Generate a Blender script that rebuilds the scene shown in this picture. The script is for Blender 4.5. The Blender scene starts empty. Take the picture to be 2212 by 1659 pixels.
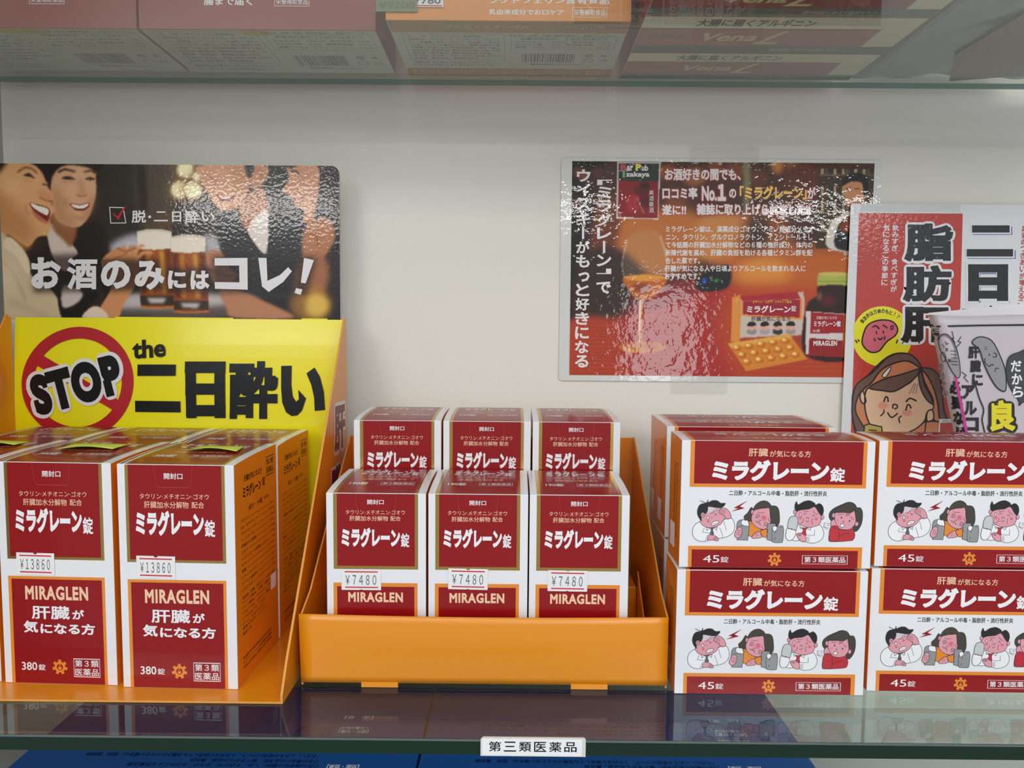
import bpy, bmesh, math, random
import numpy as np
from mathutils import Vector, Matrix
from mathutils.geometry import tessellate_polygon

random.seed(4); RNG = np.random.default_rng(7)
SC = bpy.context.scene
COL = SC.collection

# ------------------------------------------------------------------ camera
F, PITCH, YAW, ROLL, CH = 1532.978, .07052, -.00324, .00844, .24823      # pixels of the 2212 wide frame
def cam_axes():
    cp, sp, cy, sy, cr, sr = math.cos(PITCH), math.sin(PITCH), math.cos(YAW), math.sin(YAW), math.cos(ROLL), math.sin(ROLL)
    def w(a, b, c):            # rolled right/up, forward -> world
        x = cr*a - sr*b; u = sr*a + cr*b
        y = cp*c + sp*u; z = -sp*c + cp*u
        return Vector((cy*x + sy*y, -sy*x + cy*y, z))
    return w(1,0,0), w(0,1,0), w(0,0,1)
AX, AU, AF = cam_axes()
cam = bpy.data.cameras.new('camera'); cam.sensor_fit = 'HORIZONTAL'; cam.sensor_width = 36
cam.lens = 36*F/2212; cam.clip_start = .01; cam.clip_end = 100
co = bpy.data.objects.new('camera', cam); COL.objects.link(co)
M = Matrix.Identity(4)
for i in range(3): M[i][0] = AX[i]; M[i][1] = AU[i]; M[i][2] = -AF[i]
M[2][3] = CH; co.matrix_world = M; SC.camera = co

# ------------------------------------------------------------------ light
wd = bpy.data.worlds.new('shop_interior_light'); SC.world = wd; wd.use_nodes = True
bg = wd.node_tree.nodes['Background']; bg.inputs[0].default_value = (.93, .96, 1.0, 1); bg.inputs[1].default_value = .52
def tube(x, y, z, L, e, w=.09, rot=0):
    l = bpy.data.lights.new('ceiling_tube_light', 'AREA'); l.shape = 'RECTANGLE'; l.size = L; l.size_y = w; l.energy = e
    l.color = (1.0, .985, .96)
    o = bpy.data.objects.new('ceiling_tube_light', l); COL.objects.link(o); o.location = (x, y, z); o.rotation_euler = (0, 0, rot)
for (x, y, L, e, w) in ((-.5, -1.0, 1.2, 9, .9), (.9, -1.0, 1.2, 9, .9), (-1.6, -2.6, 1.2, 38, 1.2), (1.0, -2.6, 1.2, 38, 1.2),
                     (-2.4, -5.6, 1.6, 20, .26), (.3, -5.6, 1.2, 42, .3), (3.0, -5.6, 1.2, 42, .3)):
    tube(x, y, 1.45, L, e, w=w)
last = [o for o in COL.objects if o.type == 'LIGHT' and abs(o.location.x+2.4) < .01][0]; last.rotation_euler = (math.radians(42), 0, 0)      # this fixture is tilted towards the shelves
# daylight from the shop front far behind the viewer
wl_ = bpy.data.lights.new('shop_front_daylight', 'AREA'); wl_.shape = 'RECTANGLE'; wl_.size = .95; wl_.size_y = 1.45; wl_.energy = 24; wl_.color = (.93, .97, 1.)
wo_ = bpy.data.objects.new('shop_front_daylight', wl_); COL.objects.link(wo_); wo_.location = (2.15, -9, .18); wo_.rotation_euler = (math.pi/2, 0, 0)
SC.view_settings.view_transform = 'Standard'; SC.view_settings.look = 'None'; SC.view_settings.gamma = 1
SC.view_settings.exposure = 0.0; SC.view_settings.use_curve_mapping = False

# ------------------------------------------------------------------ helpers
def ray(u, v): return (AX*((u-1106)/F) + AU*((829.5-v)/F) + AF)
def aty(u, v, y): d = ray(u, v); t = y/d.y; return Vector((d.x*t, y, CH+d.z*t))        # point of the photo on a plane y = const
def atz(u, v, z): d = ray(u, v); t = (z-CH)/d.z; return Vector((d.x*t, d.y*t, z))
def atx(u, v, x): d = ray(u, v); t = x/d.x; return Vector((x, d.y*t, CH+d.z*t))

def lin(c):
    c = np.asarray(c, float)/255.
    return np.where(c <= .04045, c/12.92, ((c+.055)/1.055)**2.4)

MATS = {}
def mat(name, rgb=None, rough=.35, coat=0., coat_r=.06, metal=0., bump=0., bscale=300., spec=.5, vcol=False, mottle=0., alpha=1., bdist=.0004, gain=1.0, bdetail=2):
    if name in MATS: return MATS[name]
    m = bpy.data.materials.new(name); m.use_nodes = True; nt = m.node_tree; p = nt.nodes['Principled BSDF']
    p.inputs['Roughness'].default_value = rough; p.inputs['Metallic'].default_value = metal
    p.inputs['Coat Weight'].default_value = coat; p.inputs['Coat Roughness'].default_value = coat_r
    p.inputs['Specular IOR Level'].default_value = spec; p.inputs['Alpha'].default_value = alpha
    tc = nt.nodes.new('ShaderNodeTexCoord')
    if vcol:
        a = nt.nodes.new('ShaderNodeVertexColor'); a.layer_name = 'ink'; nt.links.new(a.outputs['Color'], p.inputs['Base Color'])
    else:
        c = [*(lin(rgb)*gain), 1]
        p.inputs['Base Color'].default_value = c
        if mottle:
            n = nt.nodes.new('ShaderNodeTexNoise'); n.inputs['Scale'].default_value = bscale*.1; n.inputs['Detail'].default_value = 4
            r = nt.nodes.new('ShaderNodeMixRGB'); r.inputs[1].default_value = [k*(1-mottle) for k in c[:3]]+[1]; r.inputs[2].default_value = [min(1, k*(1+mottle)) for k in c[:3]]+[1]
            nt.links.new(tc.outputs['Object'], n.inputs['Vector']); nt.links.new(n.outputs['Fac'], r.inputs[0]); nt.links.new(r.outputs[0], p.inputs['Base Color'])
    if bump:
        n = nt.nodes.new('ShaderNodeTexNoise'); n.inputs['Scale'].default_value = bscale; n.inputs['Detail'].default_value = bdetail
        b = nt.nodes.new('ShaderNodeBump'); b.inputs['Strength'].default_value = bump; b.inputs['Distance'].default_value = bdist
        nt.links.new(tc.outputs['Object'], n.inputs['Vector']); nt.links.new(n.outputs['Fac'], b.inputs['Height'])
        nt.links.new(b.outputs['Normal'], p.inputs['Normal']); nt.links.new(b.outputs['Normal'], p.inputs['Coat Normal'])
    MATS[name] = m; return m

def glass_mat(name, tint, haze=0., haze_c=(.5,.55,.52), refl=1.0):
    m = bpy.data.materials.new(name); m.use_nodes = True; nt = m.node_tree; nt.nodes.clear()
    out = nt.nodes.new('ShaderNodeOutputMaterial'); t = nt.nodes.new('ShaderNodeBsdfTransparent'); g = nt.nodes.new('ShaderNodeBsdfGlossy')
    t.inputs[0].default_value = [*tint, 1]; g.inputs['Roughness'].default_value = .0; g.inputs[0].default_value = (1,1,1,1)
    lw = nt.nodes.new('ShaderNodeLayerWeight'); lw.inputs[0].default_value = .5
    pw = nt.nodes.new('ShaderNodeMath'); pw.operation = 'POWER'; pw.inputs[1].default_value = 5
    ma = nt.nodes.new('ShaderNodeMath'); ma.operation = 'MULTIPLY_ADD'; ma.inputs[1].default_value = .96*refl; ma.inputs[2].default_value = .04*refl
    mx = nt.nodes.new('ShaderNodeMixShader')
    nt.links.new(lw.outputs['Facing'], pw.inputs[0]); nt.links.new(pw.outputs[0], ma.inputs[0]); nt.links.new(ma.outputs[0], mx.inputs[0])
    src = t.outputs[0]
    if haze:
        d = nt.nodes.new('ShaderNodeBsdfDiffuse'); d.inputs[0].default_value = [*haze_c, 1]
        n = nt.nodes.new('ShaderNodeTexNoise'); n.inputs['Scale'].default_value = 9; n.inputs['Detail'].default_value = 5
        tc = nt.nodes.new('ShaderNodeTexCoord'); nt.links.new(tc.outputs['Object'], n.inputs['Vector'])
        mh = nt.nodes.new('ShaderNodeMath'); mh.operation = 'MULTIPLY'; mh.inputs[1].default_value = haze*2
        nt.links.new(n.outputs['Fac'], mh.inputs[0])
        mm = nt.nodes.new('ShaderNodeMixShader'); nt.links.new(mh.outputs[0], mm.inputs[0])
        nt.links.new(t.outputs[0], mm.inputs[1]); nt.links.new(d.outputs[0], mm.inputs[2]); src = mm.outputs[0]
    nt.links.new(src, mx.inputs[1]); nt.links.new(g.outputs[0], mx.inputs[2]); nt.links.new(mx.outputs[0], out.inputs[0])
    MATS[name] = m; return m

def mesh_obj(name, V, Fs, mats, fm=None, parent=None, smooth=False):
    me = bpy.data.meshes.new(name); me.from_pydata([tuple(v) for v in V], [], Fs)
    for m in mats: me.materials.append(m)
    if fm is not None: me.polygons.foreach_set('material_index', fm)
    if smooth: me.polygons.foreach_set('use_smooth', [True]*len(me.polygons))
    me.update(); o = bpy.data.objects.new(name, me); COL.objects.link(o)
    if parent: o.parent = parent
    return o
def tag(o, label, cat, group=None):
    o['label'] = label; o['category'] = cat
    if group: o['group'] = group
    return o
def struct(o): o['kind'] = 'structure'; return o

def box_vf(x0,y0,z0,x1,y1,z1):
    V = [(x0,y0,z0),(x1,y0,z0),(x1,y1,z0),(x0,y1,z0),(x0,y0,z1),(x1,y0,z1),(x1,y1,z1),(x0,y1,z1)]
    Fs = [(0,3,2,1),(4,5,6,7),(0,1,5,4),(1,2,6,5),(2,3,7,6),(3,0,4,7)]      # bottom top front right back left
    return V, Fs
def box(name, b, mats, fm=None, parent=None, bevel=0, loc=None):
    V, Fs = box_vf(*b)
    if loc is not None: V = [tuple(Vector(v)-Vector(loc)) for v in V]
    o = mesh_obj(name, V, Fs, mats, fm, parent)
    if loc is not None: o.location = loc
    if bevel:
        bm = bmesh.new(); bm.from_mesh(o.data); bmesh.ops.bevel(bm, geom=bm.edges[:], offset=bevel, segments=2, affect='EDGES', profile=.5)
        bm.to_mesh(o.data); bm.free()
    return o
def slab(name, outline, depth_vec, mats, parent=None, loc=(0,0,0), fm_edge=0):
    # flat outline (3D points, in order) given real thickness along depth_vec
    n = len(outline); d = Vector(depth_vec); L = Vector(loc)
    V = [Vector(p)-L for p in outline] + [Vector(p)+d-L for p in outline]
    Fs = [tuple(range(n)), tuple(range(2*n-1, n-1, -1))]; fm = [0, 0]
    for i in range(n): j = (i+1) % n; Fs.append((i, i+n, j+n, j)); fm.append(fm_edge)
    o = mesh_obj(name, V, Fs, mats, fm, parent); o.location = loc
    bm = bmesh.new(); bm.from_mesh(o.data); bmesh.ops.recalc_face_normals(bm, faces=bm.faces[:]); bm.to_mesh(o.data); bm.free()
    return o

def catmull(P, closed=True, k=6):
    P = np.asarray(P, float); n = len(P); out = []
    rng = range(n) if closed else range(n-1)
    for i in rng:
        if closed: a, b, c, d = P[(i-1) % n], P[i], P[(i+1) % n], P[(i+2) % n]
        else: a, b, c, d = P[max(i-1,0)], P[i], P[i+1], P[min(i+2,n-1)]
        for j in range(k):
            t = j/k; out.append(.5*((2*b)+(-a+c)*t+(2*a-5*b+4*c-d)*t*t+(-a+3*b-3*c+d)*t**3))
    if not closed: out.append(P[-1])
    return np.array(out)

TXT = {}
def text_mesh(body, res=3):
    key = (body, res)
    if key in TXT: return TXT[key]
    c = bpy.data.curves.new('t', 'FONT'); c.body = body; c.resolution_u = res; c.space_character = 1.13 if body in ('MIRAGLEN', 'STOP') else 1.; c.fill_mode = 'FRONT'
    o = bpy.data.objects.new('t', c); COL.objects.link(o); bpy.context.view_layer.update()
    m = o.to_mesh(); n = len(m.vertices); V = np.zeros(n*3); m.vertices.foreach_get('co', V); V = V.reshape(-1,3)[:, :2].copy()
    Fs = [tuple(p.vertices) for p in m.polygons]
    cnt = {}
    for f in Fs:
        for i in range(len(f)):
            a, b = f[i], f[(i+1) % len(f)]; k = (a,b) if a < b else (b,a); cnt[k] = cnt.get(k,0)+1
    E = np.array([k for k, v in cnt.items() if v == 1]).reshape(-1,2)
    o.to_mesh_clear(); bpy.data.objects.remove(o); bpy.data.curves.remove(c)
    TXT[key] = (V, Fs, E); return TXT[key]

class Print:
    """flat ink on a surface: fn(s, t, n) maps label coordinates to the object's space, n = height above the board"""
    def __init__(self, fn, base=.00008, step=.00004):
        self.fn = fn; self.V = []; self.F = []; self.fm = []; self.mats = []; self.base = base; self.step = step
    def mi(self, m):
        if m not in self.mats: self.mats.append(m)
        return self.mats.index(m)
    def add(self, P, Fs, m, layer=0, q0=None, q1=None):
        # q0: from this vertex on, quads of four overlap each other; every one gets its own hair of height so none coincide
        o = len(self.V); n = self.base+layer*self.step
        if q0 is None: self.V += [tuple(self.fn(p[0], p[1], n)) for p in P]
        else:
            mu = min(self.step*.03, 6.5e-7)
            def hh(i):
                if i < q0: return 0.
                k = (i-q0)//4 if (q1 is None or i < q1) else 31+(i-q1)//12
                return (1+(k*23) % 61)*mu
            self.V += [tuple(self.fn(p[0], p[1], n+hh(i))) for i, p in enumerate(P)]
        self.F += [tuple(i+o for i in f) for f in Fs]; self.fm += [self.mi(m)]*len(Fs)
    def rect(self, s0, t0, s1, t1, m, layer=0, ns=1, nt=1):
        P = [(s0+(s1-s0)*i/ns, t0+(t1-t0)*j/nt) for j in range(nt+1) for i in range(ns+1)]
        self.add(P, [(j*(ns+1)+i, j*(ns+1)+i+1, (j+1)*(ns+1)+i+1, (j+1)*(ns+1)+i) for j in range(nt) for i in range(ns)], m, layer)
    def frame(self, s0, t0, s1, t1, w, m, layer=0, nt=1):
        self.rect(s0,t0,s1,t0+w,m,layer); self.rect(s0,t1-w,s1,t1,m,layer); self.rect(s0,t0+w,s0+w,t1-w,m,layer); self.rect(s1-w,t0+w,s1,t1-w,m,layer)
    def poly(self, P, m, layer=0, smooth=False, k=5):
        if smooth: P = catmull(P, True, k)
        P = [(float(p[0]), float(p[1])) for p in P]
        tris = tessellate_polygon([[Vector((a, b, 0)) for a, b in P]])
        self.add(P, [tuple(t) for t in tris], m, layer)
    def ell(self, cx, cy, rx, ry, m, layer=0, n=24, rot=0):
        c, s = math.cos(rot), math.sin(rot)
        P = [(cx+rx*math.cos(a)*c-ry*math.sin(a)*s, cy+rx*math.cos(a)*s+ry*math.sin(a)*c) for a in [2*math.pi*i/n for i in range(n)]]
        self.add(P, [tuple(range(n))], m, layer)
    def stroke(self, P, w, m, layer=0, closed=False, smooth=False, k=5, sx=1.0):
        # sx: stretch of the s axis against t, so that widths stay even
        if smooth: P = catmull(P, closed, k)
        P = np.asarray(P, float)
        if closed: P = np.vstack([P, P[:1]])
        keepi = [0]+[i for i in range(1, len(P)) if math.hypot(*(P[i]-P[i-1])) > 1e-7]; P = P[keepi]
        D = P[1:]-P[:-1]; D = D/np.hypot(D[:,0], D[:,1])[:,None]; n = len(D)
        def mit(i, j):
            if not closed and (i < 0 or j >= n): return w*.2
            c = float(np.clip(D[i % n]@D[j % n], -1, 1)); return w/2*min(1., math.tan(math.acos(c)/2)+.04)
        Q = []; Fs = []
        for k in range(n):
            d = D[k]; a, b = P[k], P[k+1]; nrm = np.array([-d[1], d[0]])*w/2; i = len(Q)
            e0, e1 = d*mit(k-1, k), d*mit(k, k+1)
            Q += [a-e0-nrm, b+e1-nrm, b+e1+nrm, a-e0+nrm]; Fs.append((i,i+1,i+2,i+3))
        self.add(Q, Fs, m, layer, 0)
    def text(self, body, s0, t0, s1, t1, m, layer=1, bold=0., res=3, rot=0., keep=None, shear=0.):
        """fit the lettering's own outline into the rectangle; keep='l'/'c' keeps its proportions and uses only the height"""
        V, Fs, E = text_mesh(body, res)
        if len(V) == 0: return
        nq = len(V); nq1 = None; V = V.copy(); F2 = list(Fs)
        if bold and len(E):
            a, b = V[E[:,0]], V[E[:,1]]; d = b-a; L = np.maximum(np.hypot(d[:,0], d[:,1]), 1e-9)[:,None]; d = d/L
            nr = np.stack([-d[:,1], d[:,0]], 1)*bold; n0 = len(V); k = len(E)
            inc = {}
            for j in range(k):
                inc.setdefault(int(E[j,0]), []).append((j, 0)); inc.setdefault(int(E[j,1]), []).append((j, 1))
            ex = np.full((k, 2), bold*.3)
            for vtx, lst in inc.items():
                if len(lst) != 2: continue
                (j1, w1), (j2, w2) = lst; d1 = d[j1]*(1 if w1 else -1); d2 = d[j2]*(-1 if w2 else 1)   # into the vertex, out of it
                c_ = float(np.clip(d1@d2, -1, 1)); q_ = bold*min(1.15, math.tan(math.acos(c_)/2)+.03); ex[j1, w1] = q_; ex[j2, w2] = q_
            ex = np.minimum(ex, np.maximum(bold*.3, L*1.1)); rnd = bold >= .08
            if rnd: ex = ex*0
            e0, e1 = d*ex[:,:1], d*ex[:,1:]
            V = np.vstack([V, np.stack([a-e0-nr, b+e1-nr, b+e1+nr, a-e0+nr], 1).reshape(-1,2)])
            F2 += [(n0+4*i, n0+4*i+1, n0+4*i+2, n0+4*i+3) for i in range(k)]
            if rnd:      # wide outlines get round corners: a 12-gon (as five quads' worth of points) on every node
                vs = np.unique(E); n1 = nq1 = len(V); ang = np.arange(12)*math.pi/6; C_ = V[vs][:, None, :]+bold*np.stack([np.cos(ang), np.sin(ang)], 1)[None]
                V = np.vstack([V, C_.reshape(-1,2)]); F2 += [tuple(range(n1+12*i, n1+12*i+12)) for i in range(len(vs))]
        if shear: V[:,0] += V[:,1]*shear
        mn, mx = V.min(0), V.max(0); W, H = mx-mn
        sy = (t1-t0)/H; sx = (s1-s0)/W
        if keep: sx = sy if abs(sy) < 1e9 else sx
        P = (V-mn)*[sx, sy]
        off = 0
        if keep == 'c': off = ((s1-s0)-W*sx)/2
        P = P+[s0+off, t0]
        if rot:
            c0 = np.array([(s0+s1)/2, (t0+t1)/2]); c, s = math.cos(rot), math.sin(rot); Q = P-c0
            P = np.stack([Q[:,0]*c-Q[:,1]*s, Q[:,0]*s+Q[:,1]*c], 1)+c0
        self.add(P, F2, m, layer, nq, nq1)
    def column(self, body, s0, t_top, s1, t_bot, m, layer=1, bold=0., res=2, lean=0.):
        n = len(body); h = (t_bot-t_top)/n
        for i, ch in enumerate(body):
            a = t_top+h*i; k = .06*h; dx = lean*(i/n)
            if ch in ' 　': continue
            r = 0
            x0, x1, y0, y1 = s0+dx, s1+dx, a+h-k, a+k
            w = s1-s0
            if ch in '、。': x0, x1, y0, y1 = s0+dx+w*.6, s0+dx+w*.9, a+h*.35, a+h*.1
            elif ch in 'っょゃゅ': x0 += w*.2; y1 = a+h*.25
            elif ch in 'ー｜': x0, x1 = s0+dx+w*.42, s0+dx+w*.58; self.rect(x0, y0, x1, y1, m, layer); continue
            elif ch in '「」': y0, y1 = (a+h*.95, a+h*.55) if ch == '「' else (a+h*.5, a+h*.1)
            self.text(ch, x0, y0, x1, y1, m, layer, bold, res)
    def build(self, name, parent=None):
        o = mesh_obj(name, self.V, self.F, self.mats, self.fm, parent); return o

# ------------------------------------------------------------------ materials
WHITE = mat('white_carton', (236,238,242), .3, .35, .1)
RED = mat('crimson_ink', (146,10,18), .3, .25, .08, spec=.3)
ORANGE = mat('orange_ink', (233,140,42), .3, .4, .08)
ORSIDE = mat('orange_carton', (236,134,28), .3, .35, .09)
PEACH = mat('peach_ink', (246,206,170), .3, .3, .1)
WINK = mat('white_ink', (243,244,247), .3, .3, .1)
BLACK = mat('black_ink', (16,15,18), .35, .2, .1, spec=.3)
GOLD = mat('gold_foil', (196,164,92), .22, 0, metal=1., bump=.25, bscale=900)
SCORE = mat('perforation', (176,66,72), .5)
STICK = mat('price_paper', (238,238,238), .55)
SRED = mat('price_red', (206,44,66), .5)
SGREY = mat('price_grey_ink', (88,90,100), .6)
NOTE = mat('yellow_note_paper', (222,240,92), .6)
NOTEINK = mat('pencil_ink', (120,130,60), .6)
TRAY = mat('orange_tray_board', (235,148,22), .3, .35, .16, bump=.22, bscale=1300, bdist=.0002)
TRAYIN = mat('orange_tray_edge', (226,160,70), .55)
GREYBOARD = mat('grey_board', (150,152,150), .7)
YEL = mat('yellow_display_board', (246,236,10), .26, .4, .12, bump=.2, bscale=900, bdist=.0002)
YBLACK = mat('display_black_ink', (10,12,18), .3, .3, .12, spec=.3, bump=.2, bscale=900, bdist=.0002)
YWHITE = mat('display_white_ink', (235,233,235), .3, .4, .12)
YRED = mat('display_red_ink', (184,26,40), .26, .4, .12)

# ------------------------------------------------------------------ setting
def wall_mat():
    m = mat('white_painted_panel', (238,235,226), .55, bump=.35, bscale=420, bdist=.0004, bdetail=5)
    return m
WALL = wall_mat()
YW = .6886
wb = box('wall_back', (-.49, YW, -.123, 1.05, YW+.02, 1.0), [WALL]); struct(wb)
LW = mat('grey_side_panel', (176,174,166), .6, bump=.2, bscale=300)
wl = box('wall_left', (-.509, .25, -.30, -.4892, YW, 1.0), [LW]); struct(wl)
dk = box('floor', (-.4892, .30, -.143, 1.05, YW, -.1232), [mat('deck_white_laminate', (205,206,204), .4, bump=.1, bscale=200)]); struct(dk)
# peg hole of the side panel
hole = mat('hole_black', (14,12,12), .9)
p0 = atx(8, 1643, -.4892)
hp = Print(lambda s, t, n: (-.4892+.0002+n, p0.y+s, p0.z+t)); hp.ell(0, 0, .0065, .0052, hole, 0, 20)
ho = hp.build('peg_hole', wl)

SEDGE = mat('green_glass_edge', (5,40,24), .2, .15, .03, spec=.3)
SEDGE2 = mat('green_glass_rim', (92,146,126), .2, .5, .03)
G1 = glass_mat('lower_shelf_glass', (.86,.93,.90), .006, (.35,.36,.36), 1.15)
G2 = glass_mat('upper_shelf_glass', (.94,.97,.95), .09, (.50,.52,.49), .85)
def shelf(name, b, g, e):
    o = box(name, b, [g, e], [0,0,1,1,1,1]); return o
s1 = shelf('glass_shelf', (-.4885, .4195, -.0102, 1.04, .672, -.00005), G1, SEDGE)
tag(s1, 'lower clear glass shelf with dark green front edge, carrying the red medicine boxes', 'shelf')
rim = box('edge_bevel', (-.4885, .4188, -.0014, 1.04, .4195, -.0002), [mat('grey_bevel', (92,104,104), .25)], parent=s1)
s2 = shelf('glass_shelf', (-.4885, .40, .4752, 1.04, .6683, .4802), G2, SEDGE2)
tag(s2, 'upper glass shelf seen from below with boxes and a plastic bag on it', 'shelf')

# ------------------------------------------------------------------ carton builder
def carton_body(name, w, d, h, bulge, mats, n=10, end=.35):
    """closed carton with a bowed lid; mats = [white, side colour]"""
    prof = [(0, 0), (0, h)]
    for i in range(1, n): q = i/n; prof.append((d*q, h+bulge*(1-(1-q)**3)))
    prof += [(d, h+bulge), (d, 0)]
    k = len(prof)
    V = [(0, y, z) for y, z in prof] + [(w, y, z) for y, z in prof]
    Fs = [tuple(range(k)), tuple(range(2*k-1, k-1, -1))]; fm = [1, 1]
    for i in range(k): j = (i+1) % k; Fs.append((i, i+k, j+k, j)); fm.append(0)
    o = mesh_obj(name, V, Fs, mats, fm)
    bm = bmesh.new(); bm.from_mesh(o.data); bmesh.ops.recalc_face_normals(bm, faces=bm.faces[:])
    sh = [e for e in bm.edges if len(e.link_faces) == 2 and e.calc_face_angle() > .8]
    bmesh.ops.bevel(bm, geom=sh, offset=.00035, segments=2, affect='EDGES', profile=.5)
    bm.to_mesh(o.data); bm.free(); return o
def topfn(w, d, h, bulge, end=.35, flip=False):
    def f(s, t, n):
        if flip: s, t = w-s, d-t
        q = min(max(t/d, 0), 1)
        return (s, t, h+bulge*(1-(1-q)**3)+n)
    return f
def frontfn(w, h): return lambda s, t, n: (s*w, -n, t*h)

def emblem(p, cx, cy, r, m, bgm, layer=2, ax=1.0):
    # seven-lobed cog with a flask in its ring
    for i in range(7):
        a = math.pi/2+2*math.pi*i/7; c, s = math.cos(a), math.sin(a)
        q = [(.3,-.16),(1,-.2),(1,.2),(.3,.16)]
        p.add([(cx+r*(x*c-y*s)*ax, cy+r*(x*s+y*c)) for x, y in q], [(0,1,2,3)], m, layer+.04*i)
    p.ell(cx, cy, r*.72*ax, r*.72, m, layer+.4); p.ell(cx, cy, r*.42*ax, r*.42, bgm, layer+1)
    p.ell(cx, cy-r*.1, r*.24*ax, r*.24, m, layer+2); p.rect(cx-r*.08*ax, cy, cx+r*.08*ax, cy+r*.34, m, layer+2)

def small_lines(p, rows, s0, s1, t0, t1, m, texts, layer=1, res=1, fill=.62, keep=True):
    for i in range(rows):
        a = t1+(t0-t1)*i/rows; hh = (t1-t0)/rows*fill; b = texts[i % len(texts)]
        p.text(b, s0, a-hh, s1, a, m, layer, res=res)

def sticker(parent, price, cx, cz, w, h, y, rot=0.):
    """price tag with scalloped notch, stands .15 mm proud of the carton"""
    c, s = math.cos(rot), math.sin(rot)
    def f(a, b, n): return (cx+a*c-b*s, y-n, cz+a*s+b*c)
    p = Print(f, .0003, .00004)
    nt = [(0,0)]; P = [(-w/2,-h/2),(-.04*w,-h/2),(0,-h/2+.03*h),(.04*w,-h/2),(w/2,-h/2),(w/2,h/2),(.05*w,h/2),(.035*w,h/2-.06*h),(-.035*w,h/2-.06*h),(-.05*w,h/2),(-w/2,h/2)]
    p.poly(P, STICK, 0)
    p.rect(-.42*w, .34*h, .42*w, .40*h, SRED, 1); p.rect(-.41*w, -.40*h, .42*w, -.34*h, SRED, 1)
    p.text(price, -.40*w, -.25*h, .38*w, .22*h, SGREY, 1, bold=.004)
    return p.build('price_sticker', parent)

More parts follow.
